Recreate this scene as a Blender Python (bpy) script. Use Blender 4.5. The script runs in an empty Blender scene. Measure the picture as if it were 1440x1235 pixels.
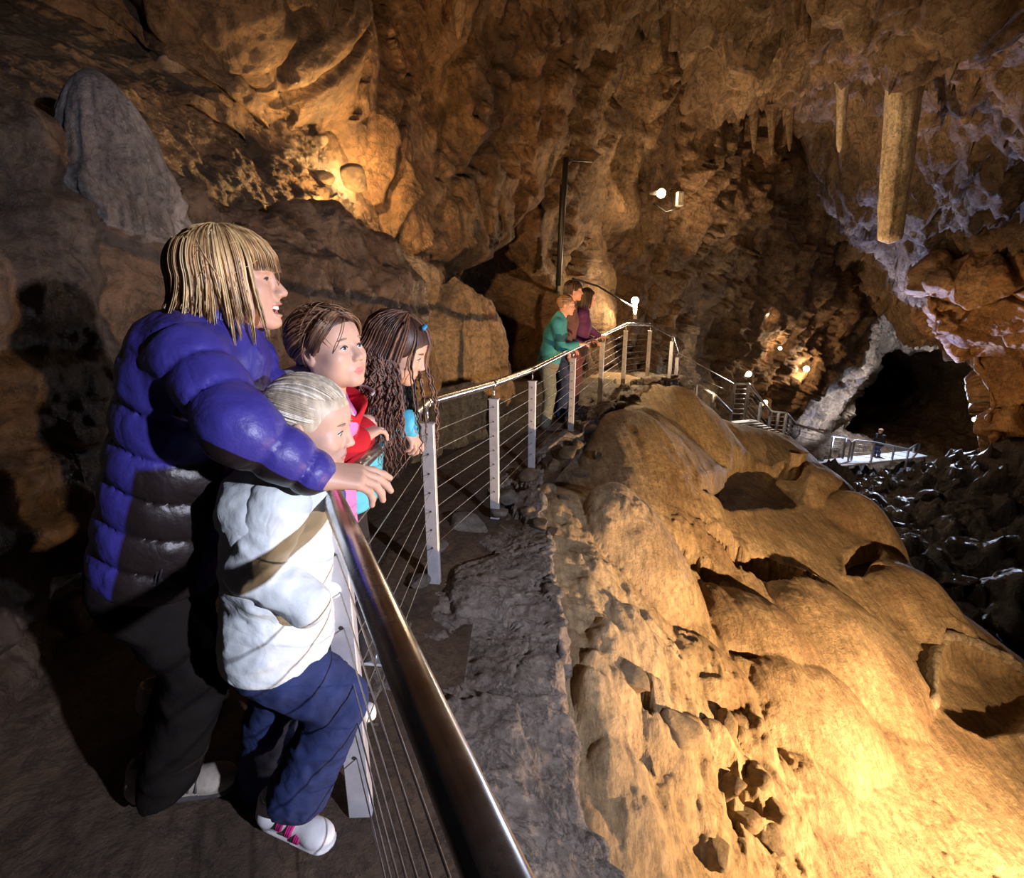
# Show cave with visitors on a railed path. Units: metres; path level z = 0; camera looks along +Y.
import bpy, bmesh, math, random
import numpy as np
from mathutils import Vector, Matrix

random.seed(7)
RNG = np.random.default_rng(11)
SC = bpy.context.scene
COL = SC.collection
R = math.radians

# ------------------------------------------------------------------ camera
F_PX, PITCH, CAM_H = 700.0, R(14.87), 1.45
cam_d = bpy.data.cameras.new('camera')
cam_d.sensor_width = 36.0
cam_d.lens = F_PX / 1440.0 * 36.0
cam_d.clip_start = 0.02
cam_d.clip_end = 200
cam = bpy.data.objects.new('camera', cam_d)
cam.location = (0, 0, CAM_H)
cam.rotation_euler = (math.pi / 2 - PITCH, 0, 0)
COL.objects.link(cam)
SC.camera = cam

def pt(px, py, Y):
    """world point seen at photo pixel (px, py) when it stands at distance Y ahead of the camera"""
    a = (px - 720.0) / F_PX
    b = (617.5 - py) / F_PX
    dy = math.cos(PITCH) + b * math.sin(PITCH)
    dz = -math.sin(PITCH) + b * math.cos(PITCH)
    t = Y / dy
    return np.array([a * t, Y, CAM_H + dz * t])

def gp(px, py, z=0.0):
    """world point on the level z seen at photo pixel"""
    a = (px - 720.0) / F_PX
    b = (617.5 - py) / F_PX
    dy = math.cos(PITCH) + b * math.sin(PITCH)
    dz = -math.sin(PITCH) + b * math.cos(PITCH)
    t = (z - CAM_H) / dz
    return np.array([a * t, dy * t, z])

# ------------------------------------------------------------------ world, lamps, exposure
w = bpy.data.worlds.new('cave_dark')
SC.world = w
w.use_nodes = True
w.node_tree.nodes['Background'].inputs[0].default_value = (0.55, 0.5, 0.6, 1)
w.node_tree.nodes['Background'].inputs[1].default_value = 0.006
SC.view_settings.view_transform = 'Standard'
SC.view_settings.look = 'None'
SC.view_settings.gamma = 1.0
SC.view_settings.use_curve_mapping = False
SC.view_settings.exposure = 0.0
SC.cycles.use_denoising = True
SC.cycles.max_bounces = 5
SC.cycles.diffuse_bounces = 3
SC.cycles.sample_clamp_indirect = 4.0

def light(name, kind, loc, power, color, aim=None, radius=0.05, spot=None, blend=0.5):
    d = bpy.data.lights.new(name, kind)
    d.energy = power
    d.color = color
    d.shadow_soft_size = radius
    if kind == 'SPOT':
        d.spot_size = R(spot)
        d.spot_blend = blend
    o = bpy.data.objects.new(name, d)
    o.location = loc
    if aim is not None:
        o.rotation_euler = (Vector(aim) - Vector(loc)).to_track_quat('-Z', 'Y').to_euler()
    COL.objects.link(o)
    return o

WARM = (1.0, 0.63, 0.33)
AMBER = (1.0, 0.56, 0.20)
COOL = (0.80, 0.82, 1.0)
BLUE = (0.42, 0.52, 1.0)
# floodlight low beside the flowstone, below the frame's right corner
light('mound_flood', 'SPOT', (4.0, 0.95, -1.55), 2400, WARM, aim=(1.6, 4.6, -1.0), radius=0.05, spot=142, blend=1.0)
# floodlight on the other side of the path, on the visitors
light('visitor_flood', 'SPOT', (2.5, -1.15, 1.85), 950, COOL, aim=(-0.45, 2.3, 0.72), radius=0.04, spot=70, blend=0.8)
# lamp hidden behind the rock edge on the high ledge
light('ledge_lamp', 'POINT', pt(490, 328, 5.25), 200, AMBER, radius=0.04)
light('niche_fill', 'POINT', pt(501, 242, 6.0), 95, AMBER, radius=0.03)  # second amber light added to brighten the ledge, screened by an added rock
# cold floods: unseen ones added for the roof and jamb, one down the gully
light('roof_blue_fill', 'SPOT', (11.9, 18.4, -3.0), 5200, BLUE, aim=(12.0, 13.0, 3.9), radius=0.05, spot=64, blend=0.4)  # stands unseen in the gully, added for blue glints on the roof
# uplight behind the crest of the mound, on the roof lip and the stalactite
light('roof_flood', 'SPOT', (4.9, 11.6, -1.25), 2300, WARM, aim=(6.3, 11.9, 5.0), radius=0.05, spot=66, blend=0.7)
# added warm spot, no fixture, that turns the blocky right wall orange
light('right_wall_fill', 'SPOT', (9.2, 11.0, -3.2), 1100, AMBER, aim=(14.2, 13.6, 0.4), radius=0.05, spot=70, blend=0.7)
light('jamb_fill', 'SPOT', (16.6, 20.4, -4.8), 3600, (0.58, 0.70, 1.0), aim=(14.9, 23.4, -3.0), radius=0.08, spot=72, blend=0.6)  # separate cold spot added to brighten the left jamb
light('arch_fill', 'SPOT', (17.4, 19.6, -4.9), 4200, (0.58, 0.70, 1.0), aim=(18.0, 23.6, 0.4), radius=0.08, spot=64, blend=0.6)  # added spot without a fixture, brightens the arch rim
light('gully_flood', 'SPOT', (19.0, 23.0, -2.6), 4000, (0.7, 0.8, 1.0), aim=(13.5, 13.0, -4.2), radius=0.08, spot=58, blend=0.5)
# added unseen red spot that reddens the faces of the far group
light('red_face_fill', 'SPOT', (2.1, 5.6, -0.1), 120, (1.0, 0.20, 0.12), aim=(0.8, 6.5, 1.4), radius=0.03, spot=60, blend=0.6)

# ------------------------------------------------------------------ noise
_perm = np.random.default_rng(3).permutation(256).astype(np.int32)
_perm = np.concatenate([_perm, _perm, _perm])
_g = np.random.default_rng(5).normal(size=(256, 3)).astype(np.float32)
_g /= np.linalg.norm(_g, axis=1, keepdims=True)

from concurrent.futures import ThreadPoolExecutor
_pool = ThreadPoolExecutor(4)

def _chunks(fn, P):
    P = np.asarray(P, np.float32)
    sh = P.shape[:-1]
    P = P.reshape(-1, 3)
    r = list(_pool.map(fn, [P[k:k + 12000] for k in range(0, len(P), 12000)]))
    if isinstance(r[0], tuple):
        return tuple(np.concatenate([q[j] for q in r]).reshape(sh) for j in range(len(r[0])))
    return np.concatenate(r).reshape(sh)

def perlin(P):
    return _chunks(_perlin, P)

def _hash(x, y, z):
    h = x * np.uint32(374761393) + y * np.uint32(668265263) + z * np.uint32(2246822519)
    h = (h ^ (h >> np.uint32(13))) * np.uint32(1274126177)
    return h ^ (h >> np.uint32(16))

_K = np.float32(1 / 511.5)
_M10 = np.uint32(1023)

def _perlin(P):
    x, y, z = (np.ascontiguousarray(P[:, k]) for k in range(3))
    fx, fy, fz = np.floor(x), np.floor(y), np.floor(z)
    x, y, z = x - fx, y - fy, z - fz
    ix, iy, iz = (f.astype(np.int32).astype(np.uint32) for f in (fx, fy, fz))
    u, v, w_ = (t * t * t * (t * (t * 6 - 15) + 10) for t in (x, y, z))
    out = np.zeros_like(x)
    for dx in (0, 1):
        wx = u if dx else 1 - u
        for dy in (0, 1):
            wxy = wx * (v if dy else 1 - v)
            for dz in (0, 1):
                h = _hash(ix + np.uint32(dx), iy + np.uint32(dy), iz + np.uint32(dz))
                d = ((h & _M10).astype(np.float32) * _K - 1) * (x - np.float32(dx))
                d += (((h >> np.uint32(10)) & _M10).astype(np.float32) * _K - 1) * (y - np.float32(dy))
                d += (((h >> np.uint32(20)) & _M10).astype(np.float32) * _K - 1) * (z - np.float32(dz))
                out += wxy * (w_ if dz else 1 - w_) * d
    return out * np.float32(1.5)

def fbm(P, octv=4, lac=2.03, gain=0.5):
    P = np.asarray(P, np.float32)
    o, a, n = 0, 1.0, 0.0
    for k in range(octv):
        o = o + a * perlin(P + 17.3 * k)
        n += a
        P = P * lac
        a *= gain
    return o / n

def ridged(P, octv=4, lac=2.1, gain=0.5):
    P = np.asarray(P, np.float32)
    o, a, n = 0, 1.0, 0.0
    for k in range(octv):
        o = o + a * (1 - np.abs(perlin(P + 31.7 * k)) * 2)
        n += a
        P = P * lac
        a *= gain
    return o / n

def billow(P, octv=3):
    return -ridged(P, octv)

def worley(P, seed=0):
    """F1 distance, F2 - F1 and cell random"""
    return _chunks(lambda q: _worley(q, seed), P)

def _worley(P, seed):
    x, y, z = (np.ascontiguousarray(P[:, k]) for k in range(3))
    fx, fy, fz = np.floor(x), np.floor(y), np.floor(z)
    x, y, z = x - fx, y - fy, z - fz
    ix, iy, iz = (f.astype(np.int32).astype(np.uint32) for f in (fx + seed * 57, fy, fz))
    f1 = np.full(x.shape, 9.0, np.float32)
    f2 = f1.copy()
    cid = np.zeros(x.shape, np.uint32)
    k = np.float32(0.9 / 1023)
    for dx in (-1, 0, 1):
        for dy in (-1, 0, 1):
            for dz in (-1, 0, 1):
                h = _hash((ix.astype(np.int32) + dx).astype(np.uint32), (iy.astype(np.int32) + dy).astype(np.uint32), (iz.astype(np.int32) + dz).astype(np.uint32))
                a = (h & _M10).astype(np.float32) * k + np.float32(dx + 0.05) - x
                b = ((h >> np.uint32(10)) & _M10).astype(np.float32) * k + np.float32(dy + 0.05) - y
                c = ((h >> np.uint32(20)) & _M10).astype(np.float32) * k + np.float32(dz + 0.05) - z
                d = a * a + b * b + c * c
                n = d < f1
                f2 = np.where(n, f1, np.minimum(f2, d))
                f1 = np.where(n, d, f1)
                cid = np.where(n, h, cid)
    f1 = np.sqrt(f1)
    return f1, np.sqrt(f2) - f1, (cid >> np.uint32(7) & np.uint32(255)).astype(np.float32) / 255

def facets(P, seed=0):
    """angular blocks: every cell is a plane with its own tilt and step"""
    return _chunks(lambda q: _facets(q, seed), P)

def _facets(P, seed):
    x, y, z = (np.ascontiguousarray(P[:, k]) for k in range(3))
    fx, fy, fz = np.floor(x), np.floor(y), np.floor(z)
    x, y, z = x - fx, y - fy, z - fz
    ix, iy, iz = (f.astype(np.int32) for f in (fx + seed * 57, fy, fz))
    f1 = np.full(x.shape, 9.0, np.float32)
    o = np.zeros((4,) + x.shape, np.float32)
    k = np.float32(0.9 / 1023)
    for dx in (-1, 0, 1):
        for dy in (-1, 0, 1):
            for dz in (-1, 0, 1):
                h = _hash((ix + dx).astype(np.uint32), (iy + dy).astype(np.uint32), (iz + dz).astype(np.uint32))
                a = (h & _M10).astype(np.float32) * k + np.float32(dx + 0.05) - x
                b = ((h >> np.uint32(10)) & _M10).astype(np.float32) * k + np.float32(dy + 0.05) - y
                c = ((h >> np.uint32(20)) & _M10).astype(np.float32) * k + np.float32(dz + 0.05) - z
                d = a * a + b * b + c * c
                n = d < f1
                f1 = np.where(n, d, f1)
                g = h * np.uint32(2654435761)
                val = (((g >> np.uint32(4)) & _M10).astype(np.float32) * _K - 1) * a + (((g >> np.uint32(13)) & _M10).astype(np.float32) * _K - 1) * b + (((g >> np.uint32(21)) & _M10).astype(np.float32) * _K - 1) * c
                val = val + 0.35 * ((h >> np.uint32(9) & np.uint32(255)).astype(np.float32) / 255 - 0.5)
                o[0] = np.where(n, val, o[0])
    return o[0]

def sstep(a, b, x):
    t = np.clip((x - a) / (b - a), 0, 1)
    return t * t * (3 - 2 * t)

# ------------------------------------------------------------------ mesh helpers
def link(o, parent=None):
    COL.objects.link(o)
    if parent is not None:
        o.parent = parent
    return o

def tag(o, label=None, cat=None, group=None, kind=None):
    if label: o['label'] = label
    if cat: o['category'] = cat
    if group: o['group'] = group
    if kind: o['kind'] = kind
    return o

def mesh_np(name, V, Fq, mats=(), midx=None, smooth=True):
    """mesh from numpy arrays; Fq is (n,3) or (n,4)"""
    V = np.asarray(V, np.float32)
    Fq = np.asarray(Fq, np.int32)
    me = bpy.data.meshes.new(name)
    n, k = Fq.shape
    me.vertices.add(len(V))
    me.vertices.foreach_set('co', V.ravel())
    me.loops.add(n * k)
    me.loops.foreach_set('vertex_index', Fq.ravel())
    me.polygons.add(n)
    me.polygons.foreach_set('loop_start', np.arange(0, n * k, k, dtype=np.int32))
    me.polygons.foreach_set('loop_total', np.full(n, k, np.int32))
    for m in mats:
        me.materials.append(m)
    if midx is not None:
        me.polygons.foreach_set('material_index', np.asarray(midx, np.int32))
    me.polygons.foreach_set('use_smooth', np.full(n, smooth, bool))
    me.update()
    return me

def obj(name, me, parent=None):
    return link(bpy.data.objects.new(name, me), parent)

def empty(name, loc=(0, 0, 0)):
    o = bpy.data.objects.new(name, None)
    o.location = loc
    o.empty_display_size = 0.1
    return link(o)

def grid_faces(nu, nv):
    i = np.arange((nu - 1) * (nv - 1))
    r, c = i // (nv - 1), i % (nv - 1)
    a = r * nv + c
    return np.stack([a, a + nv, a + nv + 1, a + 1], 1)

def grid_normals(G):
    du = np.gradient(G, axis=0)
    dv = np.gradient(G, axis=1)
    n = np.cross(du, dv)
    return n / (np.linalg.norm(n, axis=-1, keepdims=True) + 1e-9)

def cr1(C, n, axis=0):
    """Catmull-Rom resample of control array along an axis to n samples"""
    C = np.moveaxis(np.asarray(C, float), axis, 0)
    m = len(C)
    t = np.linspace(0, m - 1, n)
    i = np.clip(np.floor(t).astype(int), 0, m - 2)
    f = (t - i)
    f = f.reshape((-1,) + (1,) * (C.ndim - 1))
    p1, p2 = C[i], C[i + 1]
    p0 = np.where((i > 0).reshape(f.shape), C[np.maximum(i - 1, 0)], 2 * p1 - p2)
    p3 = np.where((i < m - 2).reshape(f.shape), C[np.minimum(i + 2, m - 1)], 2 * p2 - p1)
    o = 0.5 * (2 * p1 + (p2 - p0) * f + (2 * p0 - 5 * p1 + 4 * p2 - p3) * f ** 2 + (3 * p1 - p0 - 3 * p2 + p3) * f ** 3)
    return np.moveaxis(o, 0, axis)

def surface(rows, nu, nv):
    """rows of control points -> dense (nu, nv, 3) grid"""
    return cr1(cr1(np.array(rows, float), nu, 0), nv, 1)

def tps(xy, z, reg=1e-3):
    xy = np.asarray(xy, float); z = np.asarray(z, float)
    n = len(xy)
    d2 = ((xy[:, None] - xy[None]) ** 2).sum(-1)
    K = 0.5 * d2 * np.log(d2 + 1e-12) + reg * np.eye(n)
    Pm = np.c_[np.ones(n), xy]
    A = np.block([[K, Pm], [Pm.T, np.zeros((3, 3))]])
    s = np.linalg.solve(A, np.r_[z, np.zeros(3)])
    def part(XY):
        X, Y = XY
        o = s[n] + s[n + 1] * X + s[n + 2] * Y
        for k in range(n):
            q = (X - xy[k, 0]) ** 2 + (Y - xy[k, 1]) ** 2
            o += s[k] * 0.5 * q * np.log(q + 1e-12)
        return o
    def ev(X, Y):
        x, y = np.ravel(X), np.ravel(Y)
        return np.concatenate([part((x[k:k + 8000], y[k:k + 8000])) for k in range(0, len(x), 8000)]).reshape(np.shape(X))
    return ev

def tube_np(path, rad, sides=10, cap=True):
    """swept tube: vertices and quads (caps closed to a point)"""
    P = np.asarray(path, float)
    n = len(P)
    rad = np.broadcast_to(np.asarray(rad, float), (n,)) if np.ndim(rad) <= 1 else rad
    T = np.gradient(P, axis=0)
    T /= np.linalg.norm(T, axis=1, keepdims=True) + 1e-12
    ref = np.array([0, 0, 1.0]) if abs(T[0, 2]) < 0.9 else np.array([1.0, 0, 0])
    N = np.cross(T[0], ref); N /= np.linalg.norm(N)
    rings = []
    for k in range(n):
        N = N - T[k] * (N @ T[k]); N /= np.linalg.norm(N) + 1e-12
        B = np.cross(T[k], N)
        a = np.linspace(0, 2 * np.pi, sides, endpoint=False)
        rings.append(P[k] + rad[k] * (np.cos(a)[:, None] * N + np.sin(a)[:, None] * B))
    V = np.concatenate(rings)
    F = []
    for k in range(n - 1):
        for j in range(sides):
            j2 = (j + 1) % sides
            F.append((k * sides + j, k * sides + j2, (k + 1) * sides + j2, (k + 1) * sides + j))
    if cap:
        c0 = len(V)
        V = np.concatenate([V, P[:1], P[-1:]])
        for j in range(sides):
            j2 = (j + 1) % sides
            F.append((c0, j2, j, c0))
            F.append((c0 + 1, (n - 1) * sides + j, (n - 1) * sides + j2, c0 + 1))
    return V, F

class MB:
    """collects shapes of one part"""
    def __init__(self):
        self.V = []; self.F = []; self.n = 0; self.m = []
    def add(self, V, F, m=0):
        V = np.asarray(V, float)
        for f in F:
            f = list(dict.fromkeys(int(q) + self.n for q in f))
            self.F.append(f); self.m.append(m)
        self.V.append(V); self.n += len(V)
        return self
    def tube(self, path, rad, sides=10, m=0):
        V, F = tube_np(path, rad, sides)
        return self.add(V, F, m)
    def box(self, c, s, rot=None, m=0, bev=0.0):
        c = np.asarray(c, float); h = np.asarray(s, float) / 2
        if bev > 0:
            V = []
            for sx in (-1, 1):
                for sy in (-1, 1):
                    for sz in (-1, 1):
                        for ax in range(3):
                            q = np.array([sx, sy, sz]) * h
                            q = q - np.array([sx, sy, sz]) * bev * (np.arange(3) != ax)
                            V.append(q)
            V = np.array(V)
            bm = bmesh.new()
            for v in V: bm.verts.new(v)
            r = bmesh.ops.convex_hull(bm, input=bm.verts)
            bm.verts.index_update()
            F = [[v.index for v in f.verts] for f in bm.faces]
            V = np.array([v.co[:] for v in bm.verts])
            bm.free()
        else:
            V = np.array([[x, y, z] for x in (-1, 1) for y in (-1, 1) for z in (-1, 1)]) * h
            F = [(0, 1, 3, 2), (4, 6, 7, 5), (0, 4, 5, 1), (2, 3, 7, 6), (0, 2, 6, 4), (1, 5, 7, 3)]
        if rot is not None:
            V = V @ np.asarray(rot, float).T
        return self.add(V + c, F, m)
    def build(self, name, mat, parent=None, smooth=False, auto=None):
        me = bpy.data.meshes.new(name)
        me.from_pydata(np.concatenate(self.V).tolist(), [], self.F)
        for mt in (mat if isinstance(mat, (list, tuple)) else [mat]):
            me.materials.append(mt)
        me.polygons.foreach_set('material_index', self.m)
        me.polygons.foreach_set('use_smooth', [smooth] * len(self.F))
        me.update()
        return obj(name, me, parent)

def rotz(a):
    return np.array([[math.cos(a), -math.sin(a), 0], [math.sin(a), math.cos(a), 0], [0, 0, 1.0]])

# ------------------------------------------------------------------ materials
class NT:
    def __init__(self, name):
        self.m = bpy.data.materials.new(name)
        self.m.use_nodes = True
        self.t = self.m.node_tree
        self.b = self.t.nodes['Principled BSDF']
    def n(self, kind, **kw):
        o = self.t.nodes.new(kind)
        for k, v in kw.items():
            if k in o.inputs: o.inputs[k].default_value = v
            else: setattr(o, k, v)
        return o
    def l(self, a, b):
        self.t.links.new(a, b)
    def noise(self, co, scale, detail=5, rough=0.6, mapscale=None, dist=0.0, rot=None):
        if mapscale is not None or rot is not None:
            mp = self.n('ShaderNodeMapping')
            if mapscale is not None: mp.inputs['Scale'].default_value = mapscale
            if rot is not None: mp.inputs['Rotation'].default_value = rot
            self.l(co, mp.inputs['Vector'])
            co = mp.outputs[0]
        o = self.n('ShaderNodeTexNoise')
        o.inputs['Scale'].default_value = scale
        o.inputs['Detail'].default_value = detail
        o.inputs['Roughness'].default_value = rough
        o.inputs['Distortion'].default_value = dist
        self.l(co, o.inputs['Vector'])
        return o.outputs[0]
    def ramp(self, fac, stops):
        o = self.n('ShaderNodeValToRGB')
        e = o.color_ramp.elements
        while len(e) < len(stops): e.new(0.5)
        for k, (p, c) in enumerate(stops):
            e[k].position = p
            e[k].color = (c[0], c[1], c[2], 1) if not np.isscalar(c) else (c, c, c, 1)
        self.l(fac, o.inputs[0])
        return o.outputs[0]
    def mix(self, fac, a, b, mode='MIX'):
        o = self.n('ShaderNodeMix', data_type='RGBA', blend_type=mode)
        for s, v in ((o.inputs[0], fac), (o.inputs[6], a), (o.inputs[7], b)):
            if hasattr(v, 'is_output'): self.l(v, s)
            elif np.isscalar(v): s.default_value = v
            else: s.default_value = (v[0], v[1], v[2], 1)
        return o.outputs[2]
    def math(self, op, a, b=0.0):
        o = self.n('ShaderNodeMath', operation=op)
        for s, v in ((o.inputs[0], a), (o.inputs[1], b)):
            if hasattr(v, 'is_output'): self.l(v, s)
            else: s.default_value = v
        return o.outputs[0]
    def coord(self, kind='Object'):
        return self.n('ShaderNodeTexCoord').outputs[kind]
    def bump(self, h, strength=0.5, dist=0.02, prev=None):
        o = self.n('ShaderNodeBump')
        o.inputs['Strength'].default_value = strength
        o.inputs['Distance'].default_value = dist
        self.l(h, o.inputs['Height'])
        if prev is not None: self.l(prev, o.inputs['Normal'])
        return o.outputs[0]
    def set(self, **kw):
        for k, v in kw.items():
            s = self.b.inputs[k.replace('_', ' ')]
            if hasattr(v, 'is_output'): self.l(v, s)
            elif not np.isscalar(v) and len(v) == 3: s.default_value = (v[0], v[1], v[2], 1)
            else: s.default_value = v
        return self

def rock_mat(name, c_dark, c_mid, c_light, streak=0.5, veins=0.75, grain=1.0, rough=(0.45, 0.8), scale=1.0, bump=0.6, sdir=(3.2, 3.2, 0.35), stain=None, spec=0.5):
    t = NT(name)
    co = t.coord('Object')
    big = t.noise(co, 0.7 * scale, 6, 0.65)
    base = t.ramp(big, [(0.30, c_dark), (0.5, c_mid), (0.72, c_light)])
    st = t.noise(co, 1.6 * scale, 7, 0.62, mapscale=sdir, dist=0.6)
    stc = t.ramp(st, [(0.3, 0.45), (0.55, 1.0), (0.75, 1.35)])
    col = t.mix(streak, base, stc, 'MULTIPLY')
    fine = t.noise(co, 14 * scale, 8, 0.7)
    fc = t.ramp(fine, [(0.32, 0.5), (0.52, 1.0), (0.72, 1.35)])
    col = t.mix(0.75, col, fc, 'MULTIPLY')
    if stain is not None:
        sm = t.noise(co, 0.45 * scale, 5, 0.7, mapscale=(1, 1, 0.6))
        sf = t.ramp(sm, [(0.52, 0.0), (0.66, 0.8)])
        col = t.mix(sf, col, stain)
    rg = t.ramp(t.noise(co, 2.3 * scale, 5, 0.7), [(0.35, rough[0]), (0.65, rough[1])])
    vein = t.noise(co, 2.6 * scale, 7, 0.7, dist=0.8)
    vm = t.ramp(t.math('ABSOLUTE', t.math('SUBTRACT', vein, 0.5)), [(0.0, 0.35), (0.028, 1.0)])
    col = t.mix(veins, col, vm, 'MULTIPLY')
    b0 = t.bump(vm, bump * veins, 0.05 / scale)
    b1 = t.bump(t.noise(co, 9 * scale, 9, 0.72), min(1.0, bump * 1.3), 0.10 / scale, b0)
    b2 = t.bump(t.noise(co, 45 * scale, 6, 0.75), min(1.0, bump * grain), 0.014 / scale, b1)
    t.set(Base_Color=col, Roughness=rg, Normal=b2)
    t.b.inputs['Specular IOR Level'].default_value = spec
    return t.m

def plain(name, col, rough=0.5, metal=0.0, bump=0.0, bscale=80, var=0.15, emit=None, estr=0.0, spec=0.5, sheen=0.0):
    t = NT(name)
    co = t.coord('Object')
    n = t.noise(co, bscale * 0.25, 4, 0.6)
    c = t.mix(1.0, col, t.ramp(n, [(0.3, 1 - var), (0.7, 1 + var)]), 'MULTIPLY')
    t.set(Base_Color=c, Roughness=rough, Metallic=metal)
    t.b.inputs['Specular IOR Level'].default_value = spec
    if bump > 0:
        t.set(Normal=t.bump(t.noise(co, bscale, 5, 0.6), bump, 0.004))
    if emit is not None:
        t.b.inputs['Emission Color'].default_value = (*emit, 1)
        t.b.inputs['Emission Strength'].default_value = estr
    if sheen: t.b.inputs['Sheen Weight'].default_value = sheen
    return t.m

M = {}
M['wall'] = rock_mat('cave_wall_rock', (0.08, 0.042, 0.020), (0.20, 0.115, 0.053), (0.34, 0.225, 0.115), streak=0.85, rough=(0.55, 0.85), bump=0.8, stain=(0.05, 0.035, 0.025))
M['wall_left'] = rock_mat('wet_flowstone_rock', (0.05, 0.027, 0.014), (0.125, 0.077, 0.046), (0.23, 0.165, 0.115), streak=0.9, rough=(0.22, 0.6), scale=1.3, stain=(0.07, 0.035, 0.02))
M['ceiling'] = rock_mat('ceiling_rock', (0.085, 0.05, 0.027), (0.19, 0.118, 0.062), (0.36, 0.255, 0.15), streak=0.4, sdir=(1.2, 1.8, 1.2), rough=(0.5, 0.85), bump=0.9)
M['right'] = rock_mat('red_limestone', (0.14, 0.06, 0.028), (0.32, 0.17, 0.075), (0.46, 0.29, 0.15), streak=0.6)
M['mound'] = rock_mat('sandy_flowstone', (0.28, 0.185, 0.09), (0.45, 0.32, 0.17), (0.56, 0.42, 0.24), streak=0.55, veins=0.25, sdir=(4.5, 0.7, 1.0), rough=(0.6, 0.9), scale=1.4, bump=0.5, stain=(0.20, 0.115, 0.055))
def add_silk(m, amt=0.5):
    t = NT.__new__(NT); t.m = m; t.t = m.node_tree; t.b = t.t.nodes['Principled BSDF']
    co = t.coord('Object')
    silk = t.noise(co, 1.0, 5, 0.7, mapscale=(26, 2.4, 9), rot=(0, 0, 0.12), dist=0.4)
    lk = t.b.inputs['Base Color'].links[0].from_socket
    t.set(Base_Color=t.mix(amt, lk, t.ramp(silk, [(0.32, 0.55), (0.5, 1.0), (0.7, 1.25)]), 'MULTIPLY'))
    nk = t.b.inputs['Normal'].links[0].from_socket
    t.set(Normal=t.bump(silk, 0.5, 0.03, nk))
add_silk(M['mound'], 0.7)
M['verge'] = rock_mat('grey_limestone', (0.17, 0.135, 0.105), (0.31, 0.255, 0.21), (0.44, 0.38, 0.33), streak=0.3, sdir=(1, 1, 1), rough=(0.6, 0.9), scale=2.2, bump=0.9)
M['path'] = rock_mat('packed_earth', (0.05, 0.032, 0.02), (0.10, 0.062, 0.036), (0.155, 0.10, 0.06), streak=0.2, sdir=(1, 1, 1), rough=(0.6, 0.95), scale=2.0, bump=0.5)
M['dark'] = rock_mat('dark_wet_rock', (0.012, 0.009, 0.009), (0.032, 0.024, 0.022), (0.075, 0.06, 0.06), streak=0.4, sdir=(1, 1, 2), rough=(0.22, 0.6), scale=1.1, bump=0.9)
M['stone'] = rock_mat('loose_stone', (0.13, 0.09, 0.05), (0.28, 0.2, 0.12), (0.42, 0.32, 0.21), streak=0.3, sdir=(1, 1, 1), rough=(0.5, 0.85), scale=3.0, bump=0.7)
M['calcite'] = rock_mat('pale_calcite', (0.34, 0.25, 0.15), (0.55, 0.45, 0.30), (0.7, 0.6, 0.45), streak=0.7, sdir=(6, 6, 0.4), rough=(0.4, 0.7), scale=1.5)
M['boss'] = rock_mat('grey_wet_flowstone', (0.06, 0.05, 0.046), (0.15, 0.13, 0.125), (0.28, 0.26, 0.26), streak=0.8, sdir=(5, 5, 0.6), rough=(0.25, 0.55), scale=2.0)
M['sandy_block'] = rock_mat('sandy_block', (0.32, 0.22, 0.115), (0.46, 0.33, 0.18), (0.56, 0.42, 0.25), streak=0.3, veins=0.2, sdir=(1, 1, 1), rough=(0.6, 0.9), scale=0.2, bump=0.5)
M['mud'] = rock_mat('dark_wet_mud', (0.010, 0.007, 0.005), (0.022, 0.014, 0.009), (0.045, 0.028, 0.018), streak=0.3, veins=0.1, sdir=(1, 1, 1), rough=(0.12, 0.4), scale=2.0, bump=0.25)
M['slab'] = rock_mat('golden_flowstone', (0.13, 0.075, 0.03), (0.34, 0.21, 0.09), (0.48, 0.33, 0.17), streak=0.8, veins=0.6, rough=(0.5, 0.8), scale=1.6, bump=0.8)
# ================================================================== the cave shell
def sheet(name, G, mat, flip=False, mats=None):
    nu, nv = G.shape[:2]
    F = grid_faces(nu, nv)
    if flip: F = F[:, ::-1]
    return obj(name, mesh_np(name, G.reshape(-1, 3), F, mats or [mat]))

def flutes(P, h=2.6, v=0.35):
    return fbm(P * np.array([h, h, v], np.float32), 4, gain=0.55)

# ---- handrail line: photo pixel of the rail over each post and the post's distance
POSTS = [(463, 690, 1.19), (600, 566, 2.57), (694.4, 539.7, 3.60), (749, 519.6, 4.72), (806.3, 490.7, 6.12), (847.5, 471.4, 7.75), (880.6, 456.3, 9.0), (915, 457, 9.9), (945.7, 473, 10.5), (953, 496, 11.2)]
RAIL = [pt(*q) for q in POSTS]
RAIL_H = 1.0

def rail_x(y):
    ys = np.array([-3.0, 0.31] + [q[1] for q in RAIL[:8]])
    xs = np.array([1.26, -0.012] + [q[0] for q in RAIL[:8]])
    return np.interp(y, ys, xs)

def path_z(y):
    ys = np.array([-3, 1.19, 2.57, 3.6, 4.72, 6.12, 7.75, 9.0, 9.9, 12])
    zs = np.array([0, 0] + [q[2] - RAIL_H for q in RAIL[1:8]] + [0.1])
    return np.interp(y, ys, zs)

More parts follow.
